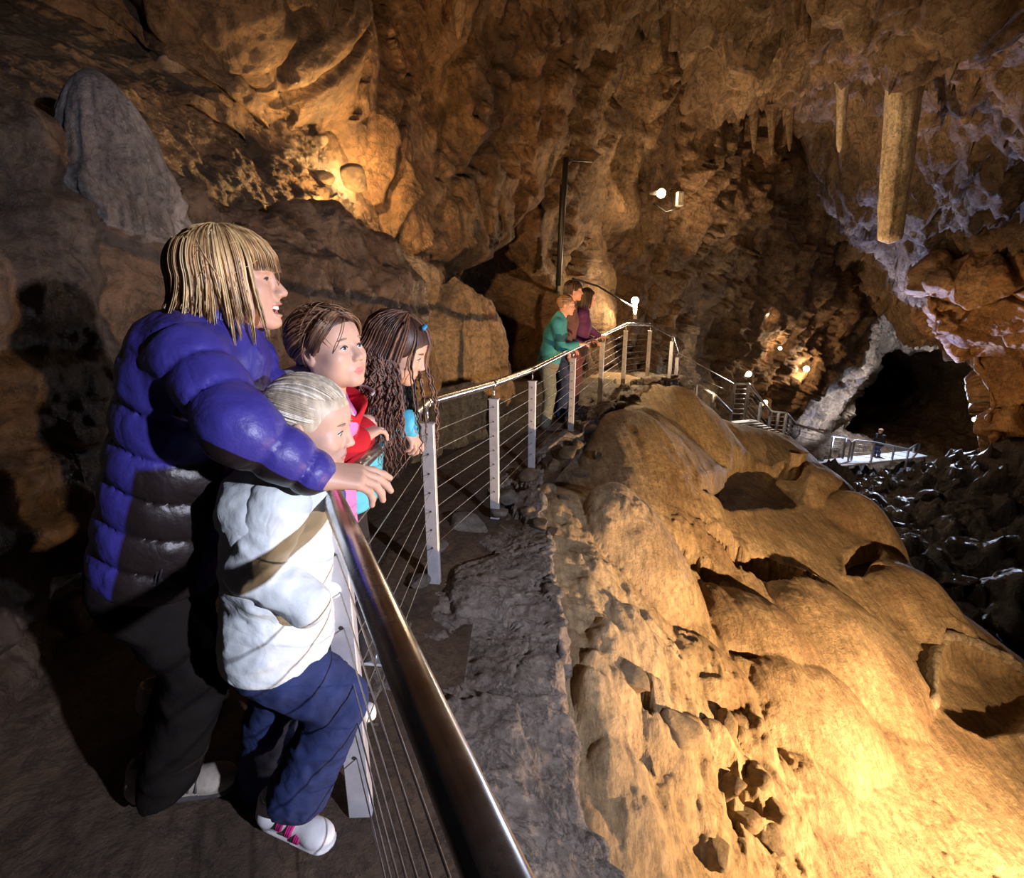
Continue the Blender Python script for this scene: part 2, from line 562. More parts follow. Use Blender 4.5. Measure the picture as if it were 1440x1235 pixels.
# ---- floor of the path
yv = np.concatenate([np.linspace(-2.5, 3, 150), np.linspace(3.04, 12.5, 140)])
uu = np.linspace(0, 1, 130)
YY = np.repeat(yv[:, None], len(uu), 1)
xl = np.interp(yv, [-2.5, 1, 3, 4.5, 6, 8, 12.5], [-3.4, -2.9, -2.5, -1.9, -1.4, -0.8, 0.8])
xr = rail_x(yv) + 0.25
XX = xl[:, None] + (xr - xl)[:, None] * uu[None]
P = np.stack([XX, YY, np.zeros_like(XX)], -1)
ZZ = path_z(YY) + 0.035 * fbm(P * 1.6, 3) + 0.012 * fbm(P * 7, 4) + 0.005 * ridged(P * 22, 2)
ZZ += 0.25 * sstep(0.22, 0.0, uu)[None] 
P[..., 2] = ZZ - 0.012 - 0.09 * sstep(0.74, 1.0, uu)[None]
floor = sheet('floor', P, M['path'], flip=True)
tag(floor, kind='structure')

# ---- rocky verge between the railing and the drop
EDGE = [(-2.5, 1.9, -0.35), (0.2, 0.62, -0.34)] + [(g[1], g[0], g[2]) for g in (gp(880, 1230, -.30), gp(822, 1100, -.25), gp(806, 1000, -.2), gp(800, 900, -.15), gp(775, 780, -.15), gp(765, 700, -.13), gp(762, 640, -.1))] + [(6.1, 0.98, -0.02), (7.75, 1.75, 0.02), (9.0, 2.5, 0.12), (9.9, 3.2, 0.08), (11.5, 4.4, -0.2)]
EDGE.sort()
ey = np.array([e[0] for e in EDGE]); ex = np.array([e[1] for e in EDGE]); ez = np.array([e[2] for e in EDGE])
yv = np.concatenate([np.linspace(-1.5, 3.2, 300), np.linspace(3.22, 11.0, 200)])
nv_ = 165
s = np.linspace(0, 1.55, nv_)
x0 = rail_x(yv) - 0.34
n1 = np.stack([yv * 2.1, yv * 0 + 3, yv * 0], -1)
x1 = np.interp(yv, ey, ex) + 0.07 * fbm(n1, 4) + 0.03 * np.round(2 * fbm(n1 * 2.2 + 9, 2))
z1 = np.interp(yv, ey, ez)
top = np.clip(s, 0, 1)
drop = np.clip(s - 1, 0, 1)
X = x0[:, None] + (x1 - x0)[:, None] * top[None] + 0.10 * (drop[None] / 0.55) - 0.02
Z0 = path_z(yv) - 0.07
Z = Z0[:, None] + (z1 - Z0)[:, None] * top[None] ** 1.5 - 1.9 * drop[None] * 1.0
Y = np.repeat(yv[:, None], nv_, 1)
P = np.stack([X, Y, Z], -1)
edge_w = 0.5 + 0.5 * sstep(0.0, 0.3, top)[None]
f1, f21, cid = worley(P * np.array([3.0, 2.2, 3.0]) + 0.25 * fbm(P * 3, 3)[..., None])
crk = sstep(0.05, 0.25, fbm(P * 1.7 + 5, 3))
slab = (cid - 0.5) * 0.09 - 0.03 * crk * sstep(0.05, 0.0, f21)
rough_ = 0.05 * fbm(P * 3, 5) + 0.022 * ridged(P * 8, 4) + 0.008 * ridged(P * 30, 2)
Nn = grid_normals(P); Nn *= np.sign(Nn[..., 2:3] + 0.3)
P = P + Nn * ((slab * (0.35 + 1.3 * sstep(1.0, 4.5, Y)) + rough_) * edge_w)[..., None]
P[..., 2] += 0.10 * edge_w * sstep(0.2, 0.9, top)[None] * fbm(np.stack([X * 1.3, Y * 1.3, X * 0], -1), 2)
verge = sheet('floor_verge', P, M['verge'], flip=True)
tag(verge, kind='structure')

# ---- flowstone mound: height field through measured points
MCP = [(860, 620, -.2), (940, 548, .0), (905, 575, -.02), (950, 600, -.28), (1000, 640, -.85), (900, 720, -.55), (845, 720, -.3), (1060, 640, -1.2), (1100, 700, -1.5), (900, 800, -.8), (1000, 800, -1.2),
       (1150, 750, -1.68), (1230, 800, -2.0), (1300, 900, -2.3), (1250, 950, -2.1), (1100, 900, -1.55), (950, 950, -.98), (850, 900, -.5), (860, 1050, -.68), (950, 1100, -1.15), (1100, 1100, -1.75),
       (1250, 1100, -2.2), (1400, 1000, -2.55), (1400, 1200, -2.4), (1000, 1220, -1.45), (1200, 1220, -2.05), (1020, 592, -.95), (1120, 622, -1.42), (1180, 690, -1.72), (1250, 762, -1.95), (1312, 850, -2.15), (1322, 885, -2.35), (1440, 930, -2.7), (830, 830, -.4)]
mxy = [gp(a, b, c)[:2] for a, b, c in MCP]; mz = [c for a, b, c in MCP]
EXTRA = [(-0.4, 0.3, -.8), (-0.3, 2.5, -.6), (0.3, 5.2, -.5), (1.2, 8.0, -.25), (2.4, 10.5, .05), (0.9, 0.0, -1.2), (3, 0.0, -2.1), (5.4, 0.6, -2.7), (6.6, 3.2, -3.9),
         (6.9, 5.6, -3.9), (7.4, 7.4, -3.8), (7.6, 9.2, -3.4), (7.6, 11.3, -3.2), (6.0, 13.0, -3.0), (4.2, 13.0, -2.0), (8.8, 5, -4.6), (9, 10, -4.4), (3.3, 12.4, -0.9), (6.2, 4.4, -3.0)]
mxy += [(a, b) for a, b, c in EXTRA]; mz += [c for a, b, c in EXTRA]
mound_base = tps(mxy, mz, 0.02)

def cast(px, py, hf=None, t0=0.6, t1=18):
    """where the sight line through a photo pixel meets the mound"""
    hf = hf or mound_base
    a = (px - 720.0) / F_PX; b = (617.5 - py) / F_PX
    d = np.array([a, math.cos(PITCH) + b * math.sin(PITCH), -math.sin(PITCH) + b * math.cos(PITCH)])
    t = np.linspace(t0, t1, 1500)
    Q = d[None] * t[:, None] + np.array([0, 0, CAM_H])
    h = hf(Q[:, 0], Q[:, 1])
    k = np.argmax(Q[:, 2] < h)
    return Q[k] if k > 0 else Q[-1]

# domes: pixel centre, half widths in metres (across, along), height, squareness
DOMES = [(908, 808, .56, .50, .42), (1150, 690, .85, .75, .30), (1080, 900, .62, .55, .16), (1050, 880, .35, .3, .10), (1215, 735, .65, .6, .30),
         (1190, 900, .75, .9, .22), (1290, 850, .55, .8, .22), (1130, 1010, .5, .5, .18), (870, 930, .2, .2, .08), (900, 900, .2, .25, .10),
         (850, 1010, .16, .18, .13), (935, 1000, .15, .13, .10), (1170, 1010, .5, .45, .16), (1020, 720, .7, .9, .0), (920, 665, .9, 1.3, .22), (1000, 610, .8, 1.0, .25), (1230, 960, .4, .5, .12),
         (930, 1045, .13, .12, .09), (960, 1080, .16, .14, .10), (1020, 1060, .17, .14, .10), (1060, 1040, .2, .16, .10), (985, 1040, .12, .1, .07), (890, 1120, .22, .25, .08), (1090, 1130, .25, .2, .08),
         (850, 960, .14, .14, .07), (880, 980, .13, .14, .06), (1010, 950, .35, .3, .1), (1090, 960, .4, .3, .1), (960, 870, .3, .25, .08), (1150, 1110, .3, .25, .08), (1000, 1170, .25, .2, .07)]
# hollows between blocks
HOLES = [(1075, 800, .60, .16, .30), (985, 800, .22, .14, .18), (1220, 812, .2, .06, .12), (907, 978, .04, .10, .22), (903, 1052, .07, .04, .16), (962, 1058, .045, .035, .16), (1022, 1078, .07, .035, .18), (1037, 1108, .035, .05, .16), (1030, 1152, .028, .07, .18), (1062, 1168, .12, .03, .16), (1045, 930, .11, .03, .11), (1052, 1130, .07, .03, .1), (930, 900, .14, .03, .07), (965, 905, .06, .03, .08)]
# shallow gour pools: pixel outline, depth of the floor below the rim
POOLS = [([(985, 712), (985, 690), (1000, 668), (1030, 650), (1075, 652), (1118, 668), (1140, 690), (1128, 712), (1080, 716), (1030, 722)], .34),
         ([(1187, 814), (1187, 784), (1208, 772), (1232, 766), (1244, 776), (1238, 800), (1218, 812)], .34),
         ([(1310, 985), (1312, 925), (1330, 898), (1375, 908), (1440, 940), (1470, 985), (1440, 1030), (1385, 1045), (1345, 1020)], .22)]
# rough nodular ground and the dark crust along the big lump, outlined in the photo and laid out on the ground
ROUGH = [(790, 700), (838, 740), (870, 800), (910, 865), (960, 895), (1020, 940), (1070, 1000), (1120, 1060), (1160, 1150), (1170, 1300), (880, 1300), (790, 900)]
CRUST = [(822, 785), (845, 762), (890, 744), (940, 738), (1010, 748), (1080, 786), (1000, 800), (930, 790), (850, 815)]

xv = np.concatenate([np.linspace(-0.5, 4.5, 360), np.linspace(4.52, 9.3, 100)])
yv = np.concatenate([np.linspace(-0.2, 6.0, 380), np.linspace(6.025, 13.2, 150)])
X, Y = np.meshgrid(xv, yv, indexing='ij')
Zb = mound_base(X, Y)
def poly_sd(px, py, poly):
    """signed distance to a polygon in plan, negative inside"""
    d = np.full(px.shape, 1e9); ins = np.zeros(px.shape, bool)
    n = len(poly)
    for k in range(n):
        a = poly[k]; b = poly[(k + 1) % n]
        e = b - a
        t = np.clip(((px - a[0]) * e[0] + (py - a[1]) * e[1]) / (e @ e), 0, 1)
        d = np.minimum(d, np.hypot(px - a[0] - t * e[0], py - a[1] - t * e[1]))
        cond = (a[1] > py) != (b[1] > py)
        xi = a[0] + (py - a[1]) / (b[1] - a[1] + 1e-12) * e[0]
        ins ^= cond & (px < xi)
    return np.where(ins, -d, d)

def window(c, rx, ry):
    return np.s_[np.searchsorted(xv, c[0] - rx):np.searchsorted(xv, c[0] + rx) + 1, np.searchsorted(yv, c[1] - ry):np.searchsorted(yv, c[1] + ry) + 1]

OFF = np.zeros_like(Zb)
for (px, py, rx, ry, h) in DOMES:
    c = cast(px, py)
    w_ = window(c, rx * 1.4, ry * 1.4)
    x_, y_ = X[w_], Y[w_]
    q = ((x_ - c[0]) / rx) ** 2 + ((y_ - c[1]) / ry) ** 2
    wob = 0.25 * fbm(np.stack([x_ * 1.1 / rx, y_ * 1.1 / ry, x_ * 0 + px], -1), 2) if h > 0.07 else 0
    OFF[w_] = np.maximum(OFF[w_], h * 1.35 * np.sqrt(np.clip(1 - q * (1 + wob), 0, 1)) ** 1.5)
Zb = Zb + OFF
P = np.stack([X, Y, Zb], -1)
# flow folds running down towards the camera, crust and pits
down = fbm(np.stack([X * 3.1 + 0.5 * Y, Y * 0.55, X * 0], -1), 3)
silk = fbm(np.stack([X * 16 + 2 * Y, Y * 1.6, X * 0], -1), 2)
Zm = Zb + 0.05 * down + 0.006 * silk
ragged = 0.22 * fbm(np.stack([X * 2.2, Y * 2.2, X * 0 + 4], -1), 4)
cm = np.zeros_like(X)
for poly in (ROUGH, CRUST):
    W = np.array([cast(*q) for q in poly])
    lo_, hi_ = W.min(0) - 0.5, W.max(0) + 0.5
    w_ = window((lo_ + hi_) / 2, (hi_ - lo_)[0] / 2, (hi_ - lo_)[1] / 2)
    cm[w_] = np.maximum(cm[w_], sstep(0.12, -0.10, poly_sd(X[w_], Y[w_], W[:, :2]) + ragged[w_]))
lump = fbm(P * 3.6 + 3, 4)
Zm += cm * (0.05 + 0.08 * lump + 0.07 * billow(P * 2.3 + .3 * ragged[..., None], 2) + 0.02 * billow(P * 7, 2)) + 0.006 * fbm(P * 16, 3) + 0.008 * cm * fbm(P * 24, 2)
Zm += 0.05 * fbm(P * 1.4 + 7, 3)
# gritty pebbly flat at the lower right
fl = sstep(2.5, 3.1, X) * sstep(3.6, 2.6, Y)
g1, g21, gc = worley(np.stack([X * 9, Y * 9, X * 0], -1), 8)
Zm += fl * (0.028 * sstep(0.38, 0.05, g1) * (gc > 0.55) + 0.012 * ridged(P * 7, 3))
for (px, py, rx, ry, h) in HOLES:
    c = cast(px, py)
    w_ = window(c, rx * 2.2, ry * 2.2)
    x_, y_ = X[w_], Y[w_]
    wob = 1.0 * fbm(np.stack([(x_ - c[0]) * 9, (y_ - c[1]) * 9, x_ * 0 + px], -1), 4)
    q = ((x_ - c[0]) / (rx * 1.15)) ** 2 + ((y_ - c[1]) / (ry * 1.25)) ** 2
    Zm[w_] -= h * 1.25 * sstep(1.1, 0.6, q + wob)

POOLW = []
for poly, dep in POOLS:
    W = np.array([cast(*q) for q in poly])
    lo_, hi_ = W.min(0) - 0.3, W.max(0) + 0.3
    w_ = window((lo_ + hi_) / 2, (hi_ - lo_)[0] / 2, (hi_ - lo_)[1] / 2)
    x_, y_ = X[w_], Y[w_]
    sd = poly_sd(x_, y_, W[:, :2]) + 0.05 * fbm(np.stack([x_ * 3, y_ * 3, x_ * 0 + dep * 50], -1), 3)
    lev = np.sort(W[:, 2])[: len(W) // 2].mean()
    Zm[w_] += -dep * sstep(0.0, 0.13, -sd) + 0.02 * np.exp(-((sd - 0.02) / 0.04) ** 2)
    POOLW.append((W, lev, dep))
P = np.stack([X, Y, Zm], -1)
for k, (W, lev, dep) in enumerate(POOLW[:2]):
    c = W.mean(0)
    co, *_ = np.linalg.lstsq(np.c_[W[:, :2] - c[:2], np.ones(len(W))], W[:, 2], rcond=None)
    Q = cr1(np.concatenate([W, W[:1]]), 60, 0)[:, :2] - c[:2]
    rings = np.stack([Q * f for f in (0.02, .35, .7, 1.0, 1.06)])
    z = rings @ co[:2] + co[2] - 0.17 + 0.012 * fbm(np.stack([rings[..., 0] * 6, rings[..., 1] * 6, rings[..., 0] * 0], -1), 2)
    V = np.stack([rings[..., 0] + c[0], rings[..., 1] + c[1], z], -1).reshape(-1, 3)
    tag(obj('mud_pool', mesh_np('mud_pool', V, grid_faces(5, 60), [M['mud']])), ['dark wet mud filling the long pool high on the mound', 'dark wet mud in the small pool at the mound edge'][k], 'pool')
def mound_top(x, y):
    i = np.clip(np.searchsorted(xv, x) - 1, 0, len(xv) - 2); j = np.clip(np.searchsorted(yv, y) - 1, 0, len(yv) - 2)
    u = np.clip((x - xv[i]) / (xv[i + 1] - xv[i]), 0, 1); v = np.clip((y - yv[j]) / (yv[j + 1] - yv[j]), 0, 1)
    return (Zm[i, j] * (1 - u) + Zm[i + 1, j] * u) * (1 - v) + (Zm[i, j + 1] * (1 - u) + Zm[i + 1, j + 1] * u) * v
MOUND_STUB = cast(1118, 668, mound_top)
RIM_W = [cast(q[0], q[1], mound_top) for q in [(1312, 992), (1310, 950), (1318, 915), (1334, 896), (1362, 903), (1395, 918), (1428, 938), (1462, 965), (1480, 1000), (1462, 1032), (1436, 1042)]]
def cast_top(px, py):
    return cast(px, py, mound_top)
ROCK_AT = [cast_top(*q) for q in [(938, 1005), (855, 1014), (948, 1062), (1022, 1098), (1052, 1085), (930, 1090), (1040, 1142), (1080, 1132), (880, 945), (1080, 1172), (905, 868), (1005, 1190), (865, 1150), (1012, 1012), (985, 1118)]]
mound = sheet('flowstone_mound', P, M['mound'])
tag(mound, 'huge sandy yellow flowstone mound with domes and dark gour pools', 'flowstone')

# ---- left wall beside the path
WCOL = [(-900, 1.0, -250), (-420, 1.25, -90), (-150, 1.65, 30), (0, 2.0, 92), (70, 2.15, 120), (150, 2.35, 150), (250, 2.75, 205), (330, 3.1, 258), (400, 3.5, 288), (480, 4.05, 316), (545, 4.45, 328), (574, 4.75, 352), (578, 5.3, 385), (570, 6.2, 400)]
rows = []
prof = [(-0.02, -0.8), (0.0, -0.35), (0.03, -0.10), (0.10, 0.02), (0.25, 0.12), (0.42, 0.10), (0.52, -0.06), (0.65, -0.02), (0.8, -0.12), (0.92, -0.05), (1.0, 0.18)]
for (px, Yw, pyt) in WCOL:
    top_ = pt(px, pyt, Yw)
    base = pt(px, 431, Yw)
    n = np.array([0.80, -0.60, 0])
    col = []
    for f, off in prof:
        z = top_[2] + (-0.35 - top_[2]) * max(f, 0) - (0.45 if f < 0 else 0)
        col.append(np.array([base[0], base[1], z]) + n * off)
    rows.append(col)
G = surface(rows, 345, 245)
Nn = -grid_normals(G)
Nn *= np.sign((Nn * np.array([0.8, -0.6, 0.2])).sum(-1).mean())
Pn = G
d = 0.30 * fbm(Pn * 0.9, 3) + 0.10 * flutes(Pn, 3.0, 0.5) + 0.09 * (ridged(Pn * np.array([1.2, 1.2, 1.5]), 3) - .3) + 0.05 * ridged(Pn * np.array([2.5, 2.5, 4.5]), 3)
f1, f21, cid = worley(Pn * np.array([6, 6, 3.2]) + 0.4 * fbm(Pn * 2.5, 3)[..., None], 5)
d += 0.05 * (0.55 - f1) + 0.018 * ridged(Pn * 9, 3) + 0.008 * fbm(Pn * 26, 2)
d -= 0.10 * sstep(0.25, 0.0, np.abs(fbm(Pn * np.array([.5, .5, 1.6]) + 3, 2))) * 0.6
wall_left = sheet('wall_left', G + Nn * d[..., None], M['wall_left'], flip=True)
tag(wall_left, kind='structure')

# ---- the sloping rubble ledge above it and the high wall behind, running to the far end of the hall
LCOL = [(-700, -250, 1.6, -300, 2.9), (-350, -60, 2.1, -120, 3.2), (-150, 40, 2.3, 0, 3.4), (30, 110, 2.9, 35, 3.9), (180, 180, 3.2, 90, 4.3), (300, 300, 3.7, 140, 4.8), (400, 400, 4.1, 195, 5.3), (480, 470, 4.7, 245, 6.1), (540, 480, 5.4, 300, 6.8), (600, 480, 6.2, 350, 7.3)]
rows = []
for (px, py0, Y0, py1, Y1) in LCOL:
    a = pt(px, py0, Y0); b = pt(px, py1, Y1)
    a = a + np.array([0.0, 0, -0.1])
    rows.append([a + (b - a) * f for f in (-0.25, 0.15, 0.45, 0.75, 1.0, 1.6)])
G = surface(rows, 280, 160)
Nn = grid_normals(G); Nn *= np.sign(Nn[..., 2:3] + 1e-6)
f1, f21, cid = worley(G * 4.2 + 0.3 * fbm(G * 4, 2)[..., None], 7)
d = 0.07 * fbm(G * 1.5, 3) + 0.06 * (0.6 - f1) + 0.03 * ridged(G * 5, 3) + 0.02 * ridged(G * 14, 3)
ledge = sheet('floor_ledge', G + Nn * d[..., None], M['wall'])
tag(ledge, kind='structure')

UCOL = [(-800, 3.0, -260), (-400, 3.3, -120), (-150, 3.6, 20), (30, 4.1, 45), (180, 4.5, 100), (300, 4.9, 150), (400, 5.4, 205), (480, 6.0, 262), (540, 6.6, 330), (600, 7.2, 470), (660, 7.8, 640), (720, 8.6, 640), (790, 9.5, 630), (870, 11.6, 600), (960, 14.2, 590), (1060, 18, 600), (1140, 21.5, 610), (1175, 24, 615), (1190, 28, 612)]
rows = []
for (px, Yb, pyb) in UCOL:
    lo = pt(px, pyb, Yb) - np.array([0, 0, 0.5 if px < 560 else 0])
    hi = pt(px, -420 if px < 800 else -420 + (px - 800) * 1.0, Yb)
    H_ = hi[2] - lo[2]
    col = []
    for f in (0, 0.1, 0.2, 0.32, 0.45, 0.6, 0.8, 1.0):
        q = np.array([lo[0], lo[1], lo[2] + H_ * f])
        lean = 1 - 0.22 * max(0, f - 0.35) - 0.05 * math.sin(f * 9 + px * 0.01)
        q[0] *= lean if px < 700 else 1; q[1] *= lean
        col.append(q)
    rows.append(col)
G = surface(rows, 510, 275)
Nn = grid_normals(G)
Nn *= np.sign((Nn * np.array([0.4, -0.9, 0])).sum(-1).mean())
far = sstep(7, 16, G[..., 1])
d = 0.45 * fbm(G * 0.42, 3) + (0.13 + 0.2 * far) * flutes(G, 1.9, 0.28) + 0.14 * (ridged(G * np.array([.8, .8, .55]), 4) - .3) + 0.035 * ridged(G * 4.5, 3) + 0.012 * fbm(G * 14, 3)
d += (0.12 + .2 * far) * facets(G * np.array([1.5, 1.5, 0.9]) + 0.3 * fbm(G * 2, 3)[..., None], 4)
f1, f21, cid = worley(G * np.array([0.75, 0.75, 0.42]) + 0.35 * fbm(G * 1.3, 3)[..., None], 9)
d += 0.30 * (0.6 - f1) - 0.16 * sstep(0.10, 0.0, f21)
# opening behind the slab where a side passage leads off
for (px, py, Yq, rx, rz, dep) in [(728, 500, 8.6, 0.75, 1.7, -2.6), (640, 410, 7.6, 1.0, 0.5, -1.0), (770, 455, 9.3, 0.35, 0.6, -0.9), (905, 110, 10, 0.3, 1.6, -0.8)]:
    c = pt(px, py, Yq)
    q = ((G[..., 0] - c[0]) / rx) ** 2 + ((G[..., 2] - c[2]) / rz) ** 2 + ((G[..., 1] - c[1]) / 3.0) ** 2
    d += dep * sstep(1.3, 0.5, q + 0.4 * fbm(G * 1.6, 3))
# lamp-lit hollow and bulges over the ledge
for (px, py, Yq, r, dep) in [(470, 225, 6.0, 0.55, -0.5), (345, 40, 5.0, 0.9, 0.5), (330, 165, 5.2, 0.5, 0.30), (250, 95, 4.7, 0.35, 0.28), (420, 80, 5.7, 0.6, 0.35), (480, 120, 6.2, 0.3, -0.35)]:
    c = pt(px, py, Yq)
    q = ((G - c) ** 2).sum(-1) / r ** 2
    d += dep * np.exp(-q)
wall_back = sheet('wall_back', G + Nn * d[..., None], M['wall'], flip=True)
tag(wall_back, kind='structure')

# ---- upright slab between the near visitors and the side passage
SL = [(540, 352, 4.85), (580, 374, 5.0), (625, 395, 5.4), (665, 415, 5.75), (692, 436, 6.05), (708, 478, 6.25), (713, 530, 6.4), (709, 560, 7.2)]
rows = []
for (px, pyt, Yw) in SL:
    t = pt(px, pyt, Yw)
    col = [t + np.array([0, 0.9, -0.15]), t + np.array([0, 0.3, 0.02]), t]
    for f in (0.2, 0.45, 0.7, 0.9, 1.05):
        col.append(np.array([t[0] + 0.04 * math.sin(f * 7), Yw - 0.12 * math.sin(f * 3), t[2] + (-0.25 - t[2]) * f]))
    rows.append(col)
G = surface(rows, 185, 185)
Nn = grid_normals(G); Nn *= np.sign((Nn * np.array([0.3, -0.9, 0])).sum(-1).mean())
d = 0.10 * fbm(G * 1.7, 3) + 0.075 * flutes(G, 5, 0.8) + 0.03 * ridged(G * 7, 3) + 0.01 * fbm(G * 25, 3) - 0.12 * sstep(0.06, 0, np.abs(G[..., 0] + 0.72 + 0.1 * fbm(G * 1.5, 2)))
slab = sheet('rock_slab', G + Nn * d[..., None], M['slab'], flip=True)
tag(slab, 'upright brown flowstone slab standing beside the path past the visitors', 'rock')

# ---- roof of the hall
CC = [(-4, -2, 4.4), (0, -2, 5.0), (6, -2, 5.0), (12, -2, 4.4), (0, 0, 5.2), (4, 0, 5.4), (10, 0, 5), (-3, 4, 5.2), (0, 6, 5.6), (4, 6, 5.7), (8, 6, 5.3), (12, 6, 4.5), (3, 11, 5.7), (7, 11, 5.4), (11.4, 14, 3.5), (12.6, 12, 3.7),
      (14.5, 9, 3.0), (6, 16, 5.5), (10, 18, 4.4), (13.6, 17, 1.9), (18.5, 25, .5), (14, 24, 2.4), (8, 22, 4.5), (17, 14, 1.2), (20, 20, -.6), (21, 28, 0.0), (24, 24, -1.0), (2, 20, 5.5)]
cf = tps([c[:2] for c in CC], [c[2] for c in CC], 0.05)
xv = np.linspace(-4, 23, 385); yv = np.linspace(-1, 28, 370)
X, Y = np.meshgrid(xv, yv, indexing='ij')
Z = cf(X, Y)
P = np.stack([X, Y, Z], -1)
W3 = np.stack([X * .9 - Y * .35, Y * .9 + X * .35, Z], -1)
t = 3.2 * fbm(W3 * np.array([.30, .22, .3]), 4) + 0.5 * fbm(W3 * 1.4, 3)
tf = np.floor(t); fr = t - tf
terr = tf + sstep(0.35, 0.95, fr)
Z += 0.42 * terr + 0.45 * fbm(W3 * 0.5, 3)
lip = np.interp(X, [-4, 1.6, 3.2, 4.5, 6.3, 7.2, 9.0], [6.5, 9.6, 11.8, 12.6, 13.0, 11.8, 10.5])
Z += 1.5 * sstep(-0.1, 0.35, Y - lip + 0.9 * fbm(P * np.array([.6, .6, 0]), 4)) * sstep(9.5, 7.5, X)
t2 = 5 * fbm(W3 * np.array([.5, .4, .3]) + 20, 4)
Z += 0.22 * (np.floor(t2) + sstep(0.5, 0.9, t2 - np.floor(t2)))
Z += 0.16 * ridged(W3 * np.array([1.0, 1.9, 1]), 4) + 0.07 * ridged(W3 * np.array([2.2, 4.5, 2]), 3) + 0.03 * fbm(W3 * 8, 2)
Z += 0.42 * facets(W3 * np.array([0.75, 1.0, .4]) + 0.25 * fbm(W3 * 1.2, 3)[..., None], 2) + 0.22 * facets(W3 * np.array([2.2, 3.6, 1.0]) + 0.2 * fbm(W3 * 3, 2)[..., None], 3)
f1, f21, cid = worley(W3 * np.array([0.8, 1.1, .3]), 4)
Z += -0.35 * (0.6 - f1) + 0.12 * sstep(0.08, 0, f21)
ceiling = sheet('ceiling', np.stack([X + 0.2 * fbm(P * 1.5, 2), Y + 0.2 * fbm(P * 1.5 + 9, 2), Z], -1), M['ceiling'], flip=True)
tag(ceiling, kind='structure')

# ---- blocky wall on the right
rows = []
for py, le in ((366, 1330), (380, 1312), (400, 1300), (440, 1302), (470, 1330), (500, 1352), (540, 1378), (590, 1384), (650, 1392), (700, 1396), (760, 1402)):
    col = []
    for k, tt in enumerate((-0.12, -0.03, 0, 0.1, 0.25, 0.5, 0.75, 1.0)):
        px = le + max(tt, 0) * (1750 - le) + (4 if tt < 0 else 0)
        Yq = 15.5 - 4.5 * max(tt, 0) + (4.5 if k == 0 else 1.2 if k == 1 else 0) + (0.8 if py < 480 else 0) * -1
        col.append(pt(px, py, Yq))
    rows.append(col)
G = surface(rows, 270, 240)
Nn = grid_normals(G); Nn *= np.sign((Nn * np.array([-0.6, -0.7, 0])).sum(-1).mean())
f1, f21, cid = worley(G * np.array([0.62, 0.62, 0.75]) + 0.2 * fbm(G * 1.2, 3)[..., None], 2)
d = (cid - 0.5) * 0.9 - 0.3 * sstep(0.10, 0, f21) + 0.3 * fbm(G * 0.8, 3) + 0.12 * flutes(G, 1.8, .5) + 0.07 * ridged(G * 3, 4)
wall_right = sheet('wall_right', G + Nn * d[..., None], M['right'])
tag(wall_right, kind='structure')

# ---- far passage: a funnel of rock narrowing into a dark tunnel
RG = [(3.4, 20.0), (2.2, 22.5), (1.45, 24.6), (1.12, 25.8), (1.0, 26.6), (0.97, 28), (0.98, 31), (0.9, 36), (0.7, 42), (0.02, 45)]
ang = np.linspace(0, 2 * np.pi, 15)[:-1]
rows = []
for sc, Yq in RG:
    col = []
    for a in list(ang) + [ang[0]]:
        rx = 4.3 * sc; rz = 3.2 * sc
        col.append(np.array([21.4 + rx * math.cos(a) + (3 if Yq > 33 else 0), Yq, -3.5 + rz * math.sin(a) * (1 if math.sin(a) > 0 else .85)]))
    rows.append(col)
G = surface(rows, 160, 220)
Nn = grid_normals(G)
ctr = np.stack([21.4 - G[..., 0], G[..., 1] * 0, -3.5 - G[..., 2]], -1)
Nn *= np.sign((Nn * ctr).sum(-1).mean())
seam = sstep(0, 14, np.minimum(np.arange(220), 219 - np.arange(220)))[None]
d = (0.9 * fbm(G * 0.35, 4) + 0.3 * ridged(G * 0.9, 4) + 0.1 * ridged(G * 3, 3)) * (0.15 + 0.85 * seam)
wall_far = sheet('wall_far', G + Nn * d[..., None], M['ceiling'])
tag(wall_far, kind='structure')

# ---- floor of the gully and the far passage
FC = [(18, 25, -6.9), (22, 26, -7.0), (26, 26, -5.6), (14, 22, -5.9), (12, 18, -5.6), (10, 14, -4.6), (8, 10, -4.4), (7, 6, -4.2), (8, 3, -3.9), (6, 0, -3.5), (13, 12, -3.7), (15, 14, -2.8), (12, 7, -3.1), (16, 17, -3.9), (18, 20, -5.9),
      (7, 14, -3.4), (5, 13.5, -2.6), (9, 17, -3.9), (22, 40, -7.0), (14, 4, -2.5), (20, 16, -2), (17, 30, -6), (28, 34, -6), (4, 17, -3), (5, 24, -4)]
ff = tps([c[:2] for c in FC], [c[2] for c in FC], 0.05)
xv = np.linspace(3.2, 27, 250); yv = np.linspace(-0.5, 40, 330)
X, Y = np.meshgrid(xv, yv, indexing='ij')
Z = ff(X, Y)
P = np.stack([X, Y, Z], -1)
f1, f21, cid = worley(P * np.array([1.1, 1.1, .6]) + 0.3 * fbm(P * 1.5, 2)[..., None], 6)
Z += 0.45 * (0.6 - f1) + 0.35 * (cid - 0.5) * sstep(0, .15, f21) + 0.25 * fbm(P * 0.8, 3) + 0.12 * ridged(P * 2.4, 4)
Z += 0.5 * facets(P * np.array([1.3, 1.3, .6]) + 0.2 * fbm(P * 2, 2)[..., None], 5) + 0.22 * facets(P * np.array([3.4, 3.4, 1]), 6)
gully = sheet('floor_gully', np.stack([X, Y, Z], -1), M['dark'])
tag(gully, kind='structure')
# ================================================================== loose rocks and dripstone
def ico(sub):
    bm = bmesh.new()
    bmesh.ops.create_icosphere(bm, subdivisions=sub, radius=1.0)
    V = np.array([v.co[:] for v in bm.verts]); F = np.array([[v.index for v in f.verts] for f in bm.faces])
    bm.free()
    return V, F
ICO = {k: ico(k) for k in (2, 3, 4)}

